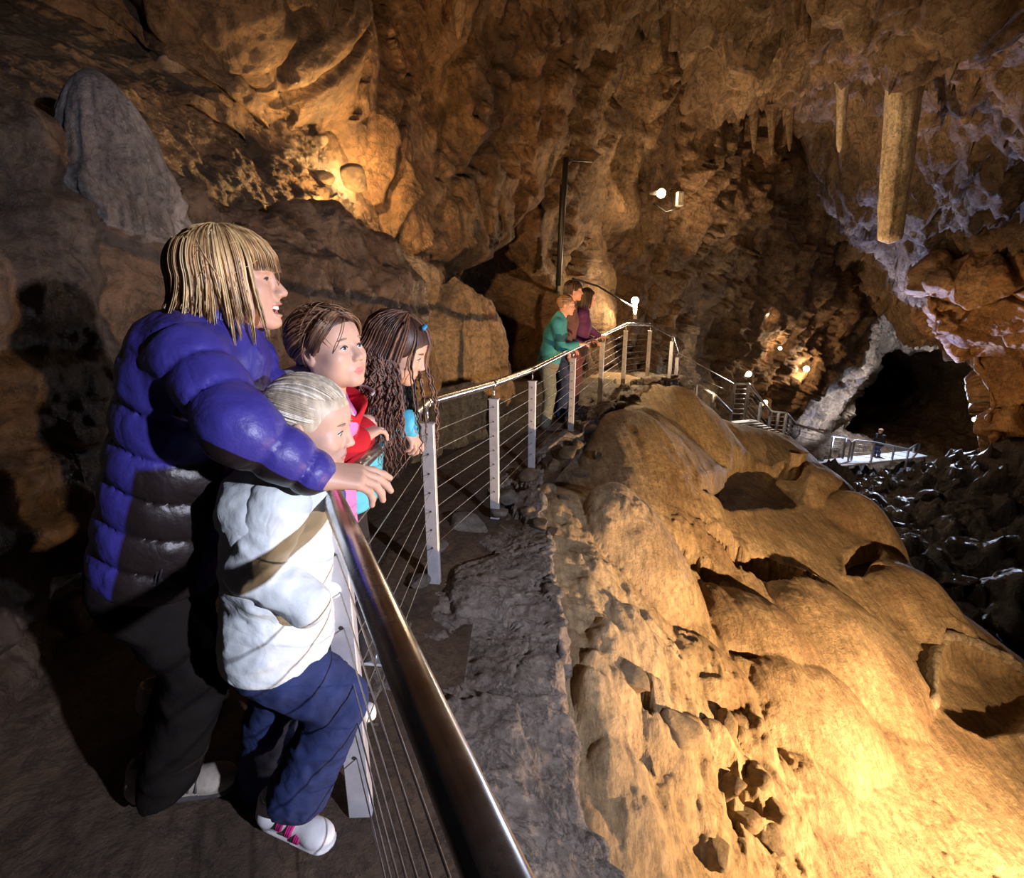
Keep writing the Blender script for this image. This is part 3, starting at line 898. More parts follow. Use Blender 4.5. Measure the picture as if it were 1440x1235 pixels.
def rock_mesh(name, seed, mat, sub=3, cuts=9, rough=0.10):
    """angular stone: a ball trimmed by random planes, then weathered"""
    rg = np.random.default_rng(seed)
    V, F = ICO[sub]
    V = V.copy()
    for k in range(cuts):
        n = rg.normal(size=3); n /= np.linalg.norm(n)
        h = rg.uniform(0.45, 0.85)
        d = V @ n - h
        V -= np.clip(d, 0, None)[:, None] * n * 0.92
    V += (V / (np.linalg.norm(V, axis=1, keepdims=True) + 1e-6)) * (rough * fbm(V * 1.6 + seed, 3) + rough * 0.4 * fbm(V * 5 + seed, 2))[:, None]
    me = mesh_np(name, V, F, [mat], smooth=False if sub < 3 else True)
    return me

def put(name, me, loc, size, rot, label, cat='rock', group=None):
    o = obj(name, me)
    o.location = loc
    o.scale = size
    o.rotation_euler = rot
    return tag(o, label, cat, group)

STONES = [rock_mesh('stone', 40 + k, M['stone'], 3, 10, 0.08) for k in range(7)]
GREYS = [rock_mesh('grey_stone', 60 + k, M['verge'], 3, 10, 0.08) for k in range(4)]
DARKS = [rock_mesh('dark_boulder', 80 + k, M['dark'], 4, 10, 0.16) for k in range(7)]
SANDY = [rock_mesh('sandy_rock', 100 + k, M['sandy_block'], 3, 7, 0.22) for k in range(5)]

# rubble along the verge: pixel, level, size
VR = [(655, 742, -.12, .26), (715, 700, -.1, .20), (702, 722, -.1, .16), (745, 672, -.08, .22), (778, 655, -.08, .20), (800, 640, -.1, .22), (770, 690, -.1, .15), (742, 720, -.12, .14), (760, 740, -.15, .16), (815, 665, -.15, .16),
      (790, 705, -.2, .15), (812, 625, -.05, .18), (828, 605, -.05, .2), (760, 770, -.2, .13), (782, 750, -.25, .13), (735, 765, -.15, .10), (850, 590, -.05, .22), (872, 572, .0, .2), (838, 640, -.2, .17), (618, 770, -.06, .13), (588, 818, -.06, .14)]
VL = ['large grey block right of the foot of the second visible post', 'grey stone at the foot of the third visible post', 'small grey stone just before the third visible post', 'brown stone right of the fourth visible post',
      'brown stone above the rubble edge past the fourth post', 'flat brown stone in front of the fifth visible post', 'brown stone midway down the rubble below the fourth post', 'grey stone below the third post at the rubble top', 'grey stone low in the rubble nearest the sandy slope',
      'brown stone on the sandy slope under the fifth post', 'brown stone at the outer rubble edge left of the smooth slope', 'brown stone at the foot of the fifth visible post', 'brown stone left of the foot of the sixth post', 'small stone at the lowest end of the rubble', 'small stone beside the lowest rubble on the sandy side',
      'smallest grey stone on the dark verge', 'brown stone in front of the sixth visible post', 'farthest brown stone of the rubble before the seventh post', 'brown stone sunk in the sandy slope below the sixth post', 'grey stone on the verge right of the second post foot', 'grey stone leaning at the second post foot']
for k, (px, py, z, s) in enumerate(VR):
    c = gp(px, py, z)
    me = (GREYS[k % 4] if px < 740 and py > 690 else STONES[k % 7])
    r_ = random.Random(k)
    put('stone', me, c + np.array([0, 0, s * 0.05]), (s * 0.5 * r_.uniform(.9, 1.4), s * 0.5 * r_.uniform(.8, 1.2), s * 0.36), (r_.uniform(-.3, .3), r_.uniform(-.3, .3), r_.uniform(0, 6)),
        VL[k], 'stone', 'rubble stones along the verge')

# rocks half sunk in the lower part of the mound
MR = [(938, 1005, .16, 'big sandy rock beside the black gap in the lower mound'), (855, 1014, .14, 'rounded sandy nodule close to the grey verge edge'), (948, 1062, .09, 'small sandy rock just below the big rock of the mound'),
      (1022, 1098, .10, 'sandy rock at the black hole low on the mound'), (1052, 1085, .10, 'sandy rock right of the black hole low on the mound'), (930, 1090, .11, 'sandy rock in the middle of the lower rubble'),
      (1040, 1142, .09, 'sandy rock at the narrow dark slot near the bottom'), (1080, 1132, .11, 'flat sandy rock above the long dark crack'), (880, 945, .12, 'rounded sandy nodule above the black gap'),
      (1080, 1172, .11, 'pale rock below the long dark crack at the bottom'), (905, 868, .12, 'sandy nodule under the big lump near the verge'), (1005, 1190, .10, 'lowest sandy rock of the mound rubble'),
      (865, 1150, .13, 'wedge of brown rock beside the lowest verge block'), (1012, 1012, .12, 'smooth sandy rock right of the big rock'), (985, 1118, .09, 'small sandy rock left of the narrow dark slot')]
for k, (px, py, s, lab) in enumerate(MR):
    if k in (1, 2, 5, 10, 12, 14): continue
    c = ROCK_AT[k]
    r_ = random.Random(k + 50)
    put('sandy_rock', SANDY[k % 5], c + np.array([0.02, 0, -s * 0.42]), (s * r_.uniform(1, 1.3), s * r_.uniform(.8, 1.1), s * r_.uniform(.7, .95)), (r_.uniform(-.4, .4), r_.uniform(-.4, .4), r_.uniform(0, 6)), lab, 'rock', 'rocks in the lower mound')

# pale wavy rim of the gour pool at the right edge
W = RIM_W
P_ = cr1(np.array(W), 90, 0) + np.array([0, 0, .02])
V, F = tube_np(P_, .050 * (1 + .5 * fbm(P_ * 6, 2)), 14)
V = V + .03 * np.stack([fbm(V * 9, 3), fbm(V * 9 + 5, 3), fbm(V * 9 + 11, 3)], 1)
tag(MB().add(V, F).build('gour_rim', M['calcite'], None, True), 'pale wavy calcite rim around the pool at the right edge', 'rim')

# dark boulders on the gully slope
ORD = ['first', 'second', 'third', 'fourth', 'fifth', 'sixth', 'seventh', 'eighth', 'ninth', 'tenth', 'eleventh', 'twelfth']
ROWS = ['nearest', 'second nearest', 'third nearest', 'middle', 'third farthest', 'second farthest', 'farthest']
r_ = random.Random(5)
n = 0
for row, y0 in enumerate((6.2, 7.6, 9.2, 10.8, 12.4, 14.2, 16.0)):
    spots = []
    x = 0.74 * y0 + r_.uniform(0, .3)
    while x < min(1.09 * y0, 14.0) and len(spots) < 12:
        spots.append((x, y0 + r_.uniform(-.6, .6)))
        x += r_.uniform(.45, .8)
    for k, (x, y) in enumerate(spots):
        z = float(ff(np.array([x]), np.array([y]))[0])
        s = r_.uniform(.2, .48)
        put('dark_boulder', DARKS[n % 7], (x, y, z + s * 0.35), (s * r_.uniform(.9, 1.4), s * r_.uniform(.8, 1.1), s * r_.uniform(.55, .9)), (r_.uniform(-.4, .4), r_.uniform(-.4, .4), r_.uniform(0, 6)),
            'dark wet boulder, %s from the mound in the %s row of the gully slope' % (ORD[k], ROWS[row]), 'boulder', 'dark boulders in the gully')
        n += 1

# blocks on the rubble ledge
LL = ['golden lit rock in the middle of the high ledge', 'smaller golden rock beside the middle ledge rock', 'golden rock right below the middle ledge rock', 'golden rock at the left front of the lit ledge', 'small rock at the upper left of the lit ledge', 'golden rock against the wall behind the ledge',
      'rightmost golden rock of the high ledge', 'small rock left of the bright ledge patch', 'small golden rock near the hidden ledge lamp', 'small rock far left on the high ledge', 'large rounded rock bulging over the ledge', 'large dark rock on the upper left slope']
for k, (px, py, Yq, s) in enumerate([(430, 228, 5.6, .13), (425, 185 + 45, 5.5, .10), (455, 250, 5.6, .10), (405, 250, 5.3, .10), (380, 205, 5.3, .09), (440, 205, 5.9, .14), (500, 250, 5.75, .17), (350, 215, 4.9, .08), (470, 280, 5.6, .08), (300, 190, 4.6, .08), (330, 160, 5.0, .22), (245, 95, 4.6, .22)]):
    r_ = random.Random(k + 90)
    put('ledge_rock', STONES[k % 7], pt(px, py, Yq), (s * r_.uniform(1, 1.4), s, s * .8), (r_.uniform(-.4, .4), r_.uniform(-.4, .4), r_.uniform(0, 6)),
        LL[k], 'rock', 'rocks on the high ledge')

# dripstone hanging from the roof
def drip(name, top, bot, r0, r1, mat, label, flat=0.6, seed=0, blunt=0.25, group=None, bend=0.0, cat='stalactite'):
    top = np.asarray(top, float); bot = np.asarray(bot, float)
    nz, na = 46, 30
    f = np.linspace(0, 1, nz)
    a = np.linspace(0, 2 * np.pi, na, endpoint=False)
    rad = (r0 + (r1 - r0) * f) * np.where(f > 1 - blunt, np.sqrt(np.clip(1 - ((f - 1 + blunt) / blunt) ** 2, 0, 1)) * 0.85 + 0.15, 1)
    rad = rad * (1 + 0.5 * np.exp(-f * 14))
    A, Fz = np.meshgrid(a, f)
    L = np.linalg.norm(bot - top)
    fl = fbm(np.stack([np.cos(A) * 2.2 + seed, np.sin(A) * 2.2, Fz * L * 0.45], -1), 4)
    fi = fbm(np.stack([np.cos(A) * 6 + seed, np.sin(A) * 6, Fz * L * 1.8], -1), 3)
    rr = rad[:, None] * (1 + 0.45 * fl + 0.16 * fi)
    c = top + (bot - top) * f[:, None]
    c[:, 0] += bend * np.sin(f * 3)
    V = np.stack([c[:, 0:1] + rr * np.cos(A), c[:, 1:2] + rr * np.sin(A) * flat, np.repeat(c[:, 2:3], na, 1)], -1)
    V = V.reshape(-1, 3)
    F = []
    for i in range(nz - 1):
        for j in range(na):
            j2 = (j + 1) % na
            F.append((i * na + j, (i + 1) * na + j, (i + 1) * na + j2, i * na + j2))
    V = np.concatenate([V, bot[None] + [[0, 0, 0]]])
    Ft = [((nz - 1) * na + j, len(V) - 1, len(V) - 1, (nz - 1) * na + (j + 1) % na) for j in range(na)]
    b = MB().add(V, F + Ft)
    o = b.build(name, mat, smooth=True)
    return tag(o, label, cat, group)

drip('stalactite', pt(1280, 60, 11.0), pt(1250, 343, 11.0), .34, .22, M['calcite'], 'long pale fluted stalactite hanging free from the roof', 0.8, 3, 0.04)
drip('stalactite', pt(1318, -10, 9.5), pt(1314, 82, 9.5), .22, .10, M['calcite'], 'short grey stalactite hanging above the long one at the top right', 0.7, 9, .2, bend=-.05)
drip('stalactite', pt(1258, 70, 10.6), pt(1262, 130, 10.6), .30, .20, M['ceiling'], 'stubby brown drip knob where the long stalactite hangs', 0.8, 12, .3)
drip('stalactite', pt(1186, 110, 12.4), pt(1180, 214, 12.4), .13, .06, M['calcite'], 'small pale stalactite left of the long one under the lit roof lip', 0.8, 15, .2)
DL = ['brown drip cone at the top edge left of centre', 'small drip cone left of the lit roof lip', 'right drip cone of the pair near the top of the roof', 'third drip cone from the left under the roof lip', 'fourth drip cone from the left under the roof lip', 'rightmost drip cone under the roof lip', 'second drip cone from the left under the roof lip', 'leftmost drip cone under the roof lip', 'fat drip cone on the wall at the top left of centre', 'left drip cone of the pair near the top of the roof']
for k, (px, p0, p1, Yq, r0) in enumerate([(855, -20, 40, 8.5, .12), (935, 60, 95, 9.5, .1), (1135, 20, 60, 9.5, .12), (1060, 190, 216, 13, .12), (1085, 195, 218, 13, .12), (1110, 190, 213, 13, .12), (1035, 185, 208, 13, .14), (1010, 180, 200, 12.6, .14), (645, -30, 55, 7.0, .14), (1120, 15, 45, 9.3, .1)]):
    drip('drip_cone', pt(px, p0 - 45, Yq), pt(px, p1, Yq), r0, r0 * .3, M['ceiling'], DL[k], 0.8, 20 + k, .3, 'small drip cones of the roof')

# stub of broken stalagmite at the edge of the dark pool
c = MOUND_STUB
drip('stalagmite_stub', c + np.array([0, 0, .42]), c + np.array([0, 0, -.1]), .10, .16, M['mound'], 'broken stalagmite stub standing at the dark pool on the mound', 0.9, 31, .02, cat='stalagmite')

# rounded boss of flowstone on the left wall
c0 = pt(138, 205, 2.36) + np.array([-.06, .13, 0])
nz, na = 110, 120
f = np.linspace(0, 1, nz); a = np.linspace(0, 2 * np.pi, na)
A, Fz = np.meshgrid(a, f)
rr = (0.14 + 0.13 * Fz) * np.sqrt(np.clip(1 - (1 - np.clip(Fz * 2.6, 0, 1)) ** 2, 0, 1)) * (1 - 0.5 * sstep(.8, 1.0, Fz))
dirs = np.stack([np.cos(A), np.sin(A), Fz * 0], -1)
base = c0 + np.stack([rr * np.cos(A), rr * np.sin(A), 0.33 - 0.80 * Fz], -1) + np.array([-.16, .22, 0]) * (Fz ** 2)[..., None]
dd = 0.05 * fbm(np.stack([np.cos(A) * 3, np.sin(A) * 3, Fz * 1.0], -1), 4) + 0.05 * ridged(base * np.array([9, 9, 3.5]), 3) * sstep(.35, .6, Fz) + 0.006 * fbm(base * 30, 2)
V = base + dirs * (dd * sstep(0, .3, Fz))[..., None]
boss = obj('flowstone_boss', mesh_np('flowstone_boss', V.reshape(-1, 3), grid_faces(nz, na), [M['boss']]))
tag(boss, 'rounded grey fluted flowstone boss on the left wall above the woman', 'flowstone')
# ================================================================== figure modelling: blended solids -> one skin
def nrm(v):
    v = np.asarray(v, float)
    return v / (np.linalg.norm(v) + 1e-12)

class Solid:
    """smoothly blended solids sampled on a grid and skinned (surface nets)"""
    def __init__(self, vox):
        self.vox = vox; self.p = []; self.sym = False; self.disp = None
    def cone(self, a, b, ra, rb, k=0.02, cut=False, squash=None, mod=None):
        a = np.asarray(a, float); b = np.asarray(b, float)
        m = max(ra, rb) * (1.6 if squash is not None else 1.15) + k + 3 * self.vox + (0.03 if mod else 0)
        lo = np.minimum(a, b) - m; hi = np.maximum(a, b) + m
        def f(P):
            q = P - a
            if squash is not None:                       # (direction, factor): wider along that direction
                n_, s_ = squash
                q = q + n_ * ((q @ n_) * (1 / s_ - 1))[:, None]
            ab = b - a
            h = np.clip((q @ ab) / (ab @ ab), 0, 1)
            d = np.linalg.norm(q - ab * h[:, None], axis=1) - (ra + (rb - ra) * h)
            if mod is not None: d = d - mod(P, h, d)
            return d
        self.p.append((f, lo, hi, k, cut)); return self
    def ell(self, c, r, k=0.02, cut=False, rot=None):
        c = np.asarray(c, float); r = np.asarray(r, float)
        m = max(r) + k + 3 * self.vox
        def f(P):
            q = P - c
            if rot is not None: q = q @ rot
            k0 = np.linalg.norm(q / r, axis=1); k1 = np.linalg.norm(q / r ** 2, axis=1)
            return k0 * (k0 - 1) / (k1 + 1e-9)
        self.p.append((f, c - m, c + m, k, cut)); return self
    def box(self, c, s, rnd, k=0.01, cut=False, rot=None):
        c = np.asarray(c, float); hs = np.asarray(s, float) / 2 - rnd
        m = np.linalg.norm(s) / 2 + k + 3 * self.vox
        def f(P):
            q = P - c
            if rot is not None: q = q @ rot
            q = np.abs(q) - hs
            return np.linalg.norm(np.maximum(q, 0), axis=1) + np.minimum(q.max(1), 0) - rnd
        self.p.append((f, c - m, c + m, k, cut)); return self
    def half(self, c, n, k=0.004):
        """keep the side the normal points away from"""
        c = np.asarray(c, float); n = nrm(n)
        self.p.append((lambda P: -((P - c) @ n), np.full(3, -1e9), np.full(3, 1e9), k, True)); return self
    def mesh(self):
        h = self.vox
        lo = np.min([q[1] for q in self.p if not q[4]], 0) ; hi = np.max([q[2] for q in self.p if not q[4]], 0)
        n = np.ceil((hi - lo) / h).astype(int) + 1
        if self.sym:
            lo[1] = -h * (n[1] // 2); n[1] = 2 * (n[1] // 2) + 1
        ax = [lo[k] + h * np.arange(n[k]) for k in range(3)]
        D = np.full(n, 0.3, np.float32)
        for f, a, b, k, cut in self.p:
            i0 = [int(np.clip(np.floor((a[j] - lo[j]) / h), 0, n[j])) for j in range(3)]
            i1 = [int(np.clip(np.ceil((b[j] - lo[j]) / h) + 1, 0, n[j])) for j in range(3)]
            if self.sym: i0[1], i1[1] = 0, n[1]
            if any(i1[j] <= i0[j] for j in range(3)): continue
            s = tuple(slice(i0[j], i1[j]) for j in range(3))
            g = np.stack(np.meshgrid(*[ax[j][s[j]] for j in range(3)], indexing='ij'), -1).reshape(-1, 3)
            if self.sym: g[:, 1] = np.abs(g[:, 1])
            d = f(g).reshape([i1[j] - i0[j] for j in range(3)])
            o = D[s]
            if cut:
                t = np.clip(0.5 - 0.5 * (o + d) / k, 0, 1)
                D[s] = o + (-d - o) * t + k * t * (1 - t)
            else:
                t = np.clip(0.5 + 0.5 * (o - d) / k, 0, 1)
                D[s] = o + (d - o) * t - k * t * (1 - t)
        if self.disp is not None:
            idx = np.argwhere(np.abs(D) < 0.022 + h)
            g = lo + idx * h
            D[tuple(idx.T)] -= self.disp(g).astype(np.float32)
        D[0], D[-1], D[:, 0], D[:, -1], D[:, :, 0], D[:, :, -1] = [0.3] * 6
        return nets(D, lo, h)

def nets(D, lo, h):
    I = D < 0
    c = I[:-1, :-1, :-1].astype(np.int8)
    cs = [(0, 0, 0), (1, 0, 0), (0, 1, 0), (1, 1, 0), (0, 0, 1), (1, 0, 1), (0, 1, 1), (1, 1, 1)]
    n = D.shape
    sl = lambda o: tuple(slice(o[j], n[j] - 1 + o[j]) for j in range(3))
    tot = sum(I[sl(o)].astype(np.int8) for o in cs)
    act = (tot > 0) & (tot < 8)
    A = np.argwhere(act)
    ids = np.full(act.shape, -1, np.int32); ids[act] = np.arange(len(A))
    val = {o: D[A[:, 0] + o[0], A[:, 1] + o[1], A[:, 2] + o[2]] for o in cs}
    pos = np.zeros((len(A), 3)); cnt = np.zeros(len(A))
    for a in cs:
        for j in range(3):
            if a[j]: continue
            b = tuple(a[q] + (q == j) for q in range(3))
            va, vb = val[a], val[b]
            m = (va < 0) != (vb < 0)
            t = va[m] / (va[m] - vb[m])
            e = np.tile(np.array(a, float), (m.sum(), 1)); e[:, j] += t
            pos[m] += e; cnt[m] += 1
    V = lo + h * (A + pos / cnt[:, None])
    F = []
    for j in range(3):
        u, v = (j + 1) % 3, (j + 2) % 3
        s0 = [slice(0, None)] * 3; s1 = [slice(0, None)] * 3
        s0[j] = slice(0, n[j] - 1); s1[j] = slice(1, n[j])
        a, b = I[tuple(s0)], I[tuple(s1)]
        E = np.argwhere(a != b)
        E = E[(E[:, u] > 0) & (E[:, v] > 0) & (E[:, u] < n[u] - 1) & (E[:, v] < n[v] - 1)]
        fl = a[tuple(E.T)]
        def cell(du, dv):
            q = E.copy(); q[:, u] -= du; q[:, v] -= dv
            return ids[tuple(q.T)]
        Q = np.stack([cell(1, 1), cell(0, 1), cell(0, 0), cell(1, 0)], 1)
        Q[~fl] = Q[~fl][:, ::-1]
        F.append(Q)
    F = np.concatenate(F)
    F = F[(F >= 0).all(1)]
    return V, F

def smooth_vf(V, F, it=2, lam=0.5):
    for _ in range(it):
        S = np.zeros_like(V); c = np.zeros(len(V))
        for k in range(4):
            np.add.at(S, F[:, k], V[F[:, (k + 1) % 4]]); np.add.at(c, F[:, k], 1)
            np.add.at(S, F[:, k], V[F[:, (k + 3) % 4]]); np.add.at(c, F[:, k], 1)
        V = V + lam * (S / np.maximum(c, 1)[:, None] - V)
    return V

def join(parts):
    V, F, m, n = [], [], [], 0
    for q in parts:
        V.append(q[0]); F.append(q[1] + n); n += len(q[0])
        m.append(q[2] if len(q) > 2 else np.zeros(len(q[1]), int))
    return np.concatenate(V), np.concatenate(F), np.concatenate(m)

def head_rot(yaw, pitch=0, roll=0):
    """local x forward, y left, z up; pitch > 0 looks down"""
    y, p, r = R(yaw), R(pitch), R(roll)
    Rz = rotz(y)
    Ry = np.array([[math.cos(p), 0, math.sin(p)], [0, 1, 0], [-math.sin(p), 0, math.cos(p)]])
    Rx = np.array([[1, 0, 0], [0, math.cos(r), -math.sin(r)], [0, math.sin(r), math.cos(r)]])
    return Rz @ Ry @ Rx

def head_solid(vox, child=False, smile=False, ears=True):
    S = Solid(vox); S.sym = True
    j = 0.0 if not child else 1.0
    S.ell((-.018, 0, .030), (.098, .077, .086), .02)
    S.ell((.030, 0, .035), (.060, .064, .060), .03)
    S.ell((.028, 0, -.035), (.060, .060 + .002 * j, .070 - .004 * j), .03)
    S.cone((-.005, .050, -.055 + .004 * j), (.066, .014, -.098 + .008 * j), .020, .016, .03)
    S.ell((.076 - .003 * j, 0, -.100 + .008 * j), (.018, .020, .015), .015)
    S.ell((.036, .041, -.055), (.030, .024, .034), .03)
    S.ell((.058, .040, -.024), (.025, .023 + .002 * j, .023 + .002 * j + (.003 if smile else 0)), .02)
    if not child: S.ell((.078, .028, .021), (.014, .028, .010), .015)
    S.cone((.088 - .003 * j, 0, .008), (.109 - .005 * j, 0, -.030 + .004 * j), .0075, .0112 - .001 * j, .012)
    S.ell((.098 - .004 * j, .011, -.035 + .004 * j), (.012, .0068, .008), .006)
    S.ell((.078 - .004 * j, 0, -.060), (.020, .028, .020), .015)
    S.ell((.093, .032, .002), (.014, .017, .011), .012, cut=True)
    S.ell((.0725, .031, .002), (.0150, .0150, .0150), .005)
    S.ell((.0885, .031, .0025), (.012, .0128, .0064 if child else .0050 if not smile else .0032), .002, cut=True)
    if smile:
        S.ell((.0935, 0, -.0575), (.0085, .027, .0040), .004)
        S.ell((.0890, 0, -.0835), (.0095, .022, .0050), .004)
        def mouth(P):
            zc = -.0710 + 9.0 * P[:, 1] ** 2
            q = np.stack([(P[:, 0] - .096) / .028, P[:, 1] / .028, (P[:, 2] - zc) / .0115], 1)
            return (np.linalg.norm(q, axis=1) - 1) * .008
        S.p.append((mouth, np.array([.06, -.04, -.1]), np.array([.13, .04, -.04]), .002, True))
    else:
        S.ell((.0935 - .0065 * j, 0, -.0610), (.008, .020, .0048), .004)
        S.ell((.0920 - .0065 * j, 0, -.0700), (.0085, .017, .0056), .004)
        S.ell((.103 - .006 * j, 0, -.0655), (.008, .024, .0016), .002, cut=True)
    if ears:
        rt = head_rot(0, 14) @ np.array([[1, 0, 0], [0, math.cos(.25), math.sin(.25)], [0, -math.sin(.25), math.cos(.25)]])
        S.ell((-.008, .079, -.006), (.018, .0075, .031), .005, rot=rt)
        S.ell((-.002, .087, -.004), (.009, .005, .017), .003, cut=True, rot=rt)
    S.cone((-.02, 0, -.06), (-.045, 0, -.17), .050 - .008 * j, .054 - .008 * j, .03)
    return S

def sphere_np(c, r, nu=16, nv=12):
    u = np.linspace(0, 2 * np.pi, nu + 1); v = np.linspace(0, np.pi, nv)
    U, Vv = np.meshgrid(u, v, indexing='ij')
    P = np.stack([np.cos(Vv), np.sin(Vv) * np.cos(U), np.sin(Vv) * np.sin(U)], -1) * r + c   # pole along +x
    return P.reshape(-1, 3), grid_faces(nu + 1, nv)

def person_head(root, org, rot, sc, mats, vox=0.0032, child=False, smile=False, gaze=(0, 0), brow=None, features=True, ears=True, lipcol=True):
    """face parts as children of root; returns the skin (vertices, faces, slots) to join into the body"""
    T = lambda q: org + (np.asarray(q) * sc) @ rot.T
    S = head_solid(vox / sc, child, smile, ears)
    V, F = S.mesh()
    V = smooth_vf(V, F, 1, 0.4)
    c = V[F].mean(1)
    j = .003 if child else 0
    if smile:
        lip = (c[:, 0] > .074) & (np.abs(c[:, 1]) < .029) & (np.abs(c[:, 2] + .0700 - 7 * c[:, 1] ** 2) < .0145 - 9 * c[:, 1] ** 2)
    else:
        lip = (c[:, 0] > .074) & (np.abs(c[:, 1]) < .0205) & (np.abs(c[:, 2] + .0655) < .0100 * (1 - (c[:, 1] / .0215) ** 2) + .001)
    m = np.where(lip & lipcol, 1, 0)
    if not features:
        return T(V), F, m
    for s in (1, -1):
        e = sphere_np((0, 0, 0), 1.0)
        Ve, Fe = e
        g = head_rot(gaze[0], gaze[1])
        cen = Ve[Fe].mean(1)
        mi = np.where(cen[:, 0] > .955, 2, np.where(cen[:, 0] > .80, 1, 0))
        Ve = (Ve * .0128) @ g.T + np.array([.0735, s * .031, .0025])
        me = mesh_np('eye', T(Ve), Fe, [mats['eyewhite'], mats['iris'], M['black']], mi)
        obj('eye', me, root)
        t = np.linspace(-1, 1, 9)
        b = MB()
        yb = s * (.031 + .019 * t * s)
        P = np.stack([.0865 + .006 * (1 - t ** 2) - .018 * np.clip(t, 0, 1) ** 2 - j, s * (.031 + .018 * t), .0235 + .0035 * (1 - t ** 2) - .002 * t], 1)
        b.tube(T(P), sc * .0028 * (1 - .6 * np.abs(t) ** 2), 6)
        b.build('eyebrow', brow or mats['brow'], root, True)
        b = MB()
        P = np.stack([.0868 - .0055 * t ** 2 - .0012 * t, s * (.031 + .0135 * t), .0025 + (.0070 if child else .0056 if not smile else .0046) * (1 - t ** 2) - .0006], 1)
        b.tube(T(P), sc * .0013, 6)
        b.build('eyelash', M['lash'], root, True)
    if smile:
        t = np.linspace(-1, 1, 13)
        b = MB()
        for k in range(-5, 5):
            y = (k + .5) * .0046
            x = .0885 - 22 * y ** 2
            b.box((x, y, -.0655 + 9 * y ** 2), (.006, .0044, .0085), rot=rotz(-44 * y), bev=.0009)
        o = b
        Vt = np.concatenate(b.V)
        b.V = [T(Vt)]
        b.build('teeth', mats['teeth'], root, True)
        b = MB()
        Vs, Fs = sphere_np((0, 0, 0), 1.0)
        b.add(T(Vs * np.array([.014, .024, .011]) + np.array([.070, 0, -.068])), Fs)
        b.build('mouth_inside', M['mouth'], root, True)
    return T(V), F, m

def hand_mesh(wrist, xdir, zdir, side, curls, scale=1.0, vox=0.003, spread=1.0, thumb=(0.75, 0.65, -0.25), thumb_curl=0.3):
    """side +1 right, -1 left; curls: per finger (index first) three bend angles in degrees"""
    x = nrm(xdir); z = np.asarray(zdir, float); z = nrm(z - x * (z @ x)); y = np.cross(z, x) * side
    S = Solid(vox / scale)
    S.cone((-.03, 0, 0), (.01, 0, 0), .024, .025, .015, squash=(np.array([0, 1.0, 0]), 1.15))
    kn = [(.086, .030, .002), (.090, .010, .004), (.086, -.011, .003), (.078, -.030, 0)]
    ln = [(.040, .025, .020), (.044, .028, .021), (.040, .026, .020), (.032, .020, .018)]
    for (q, l, cu, i) in zip(kn, ln, curls, range(4)):
        S.cone((.008, q[1] * .6, 0), q, .017, .0115, .018)
        p = np.array(q); a = 0; lat = (1.5 - i) * .07 * spread
        rr = [.0106, .0096, .0088, .0072] if i < 3 else [.0094, .0086, .0078, .0066]
        for k in range(3):
            a += R(cu[k])
            d = np.array([math.cos(a), lat * math.cos(a), -math.sin(a)])
            b = p + nrm(d) * l[k]
            S.cone(p, b, rr[k], rr[k + 1], .0035)
            p = b
    p = np.array([.020, .020, -.006]); d = nrm(thumb)
    q = p + d * .040
    S.cone(p, q, .0145, .0118, .014)
    d2 = nrm(d + np.array([.6, -.4, 0]) * thumb_curl)
    q2 = q + d2 * .030; S.cone(q, q2, .0108, .0095, .004)
    d3 = nrm(d2 + np.array([.4, -.3, -.1]) * thumb_curl)
    S.cone(q2, q2 + d3 * .022, .0092, .0072, .003)
    V, F = S.mesh()
    B = np.stack([x, y, z], 1)
    if side < 0: F = F[:, ::-1]
    return np.asarray(wrist) + (V * scale) @ B.T, F

def cloth_obj(name, S, mats, root, slot=None, sm=1):
    V, F = S.mesh()
    if sm: V = smooth_vf(V, F, sm, .45)
    mi = None
    if slot is not None:
        c = V[F].mean(1)
        n = np.cross(V[F[:, 2]] - V[F[:, 0]], V[F[:, 3]] - V[F[:, 1]])
        n /= np.linalg.norm(n, axis=1, keepdims=True) + 1e-12
        mi = slot(c, n)
    return obj(name, mesh_np(name, V, F, mats, mi), root)

def wisps(org, rot, sc, n, seed, zmin=-.03, front=True):
    rg = np.random.default_rng(seed)
    out = []
    for k in range(n):
        phi = rg.uniform(-np.pi, np.pi); th = rg.uniform(.1, 1.3)
        d0 = np.array([math.sin(th) * math.cos(phi), math.sin(th) * math.sin(phi), math.cos(th)])
        d1 = nrm(d0 + rg.normal(size=3) * .5 + np.array([-.3, 0, -.4]))
        p = slerp_path(d0, d1, 9, 1.08, 1.14 + .1 * rg.random(), rg.uniform(.02, .1))
        out.append(org + (p * sc) @ rot.T)
    return out

_SF = {}
_REF = nrm((.31, .57, .76))
def strand_np(P, w_, sides):
    n = len(P)
    T = np.empty_like(P); T[1:-1] = P[2:] - P[:-2]; T[0] = P[1] - P[0]; T[-1] = P[-1] - P[-2]
    N = np.cross(T, _REF); N /= np.sqrt((N * N).sum(1, keepdims=True)) + 1e-12
    B = np.cross(T, N); B /= np.sqrt((B * B).sum(1, keepdims=True)) + 1e-12
    a = np.arange(sides) * (2 * np.pi / sides)
    V = P[:, None] + w_[:, None, None] * (np.cos(a)[None, :, None] * N[:, None] + np.sin(a)[None, :, None] * B[:, None])
    if (n, sides) not in _SF:
        i = np.arange((n - 1) * sides); k, j = i // sides, i % sides; j2 = (j + 1) % sides
        _SF[n, sides] = np.stack([k * sides + j, k * sides + j2, (k + 1) * sides + j2, (k + 1) * sides + j], 1)
    return V.reshape(-1, 3), _SF[n, sides]

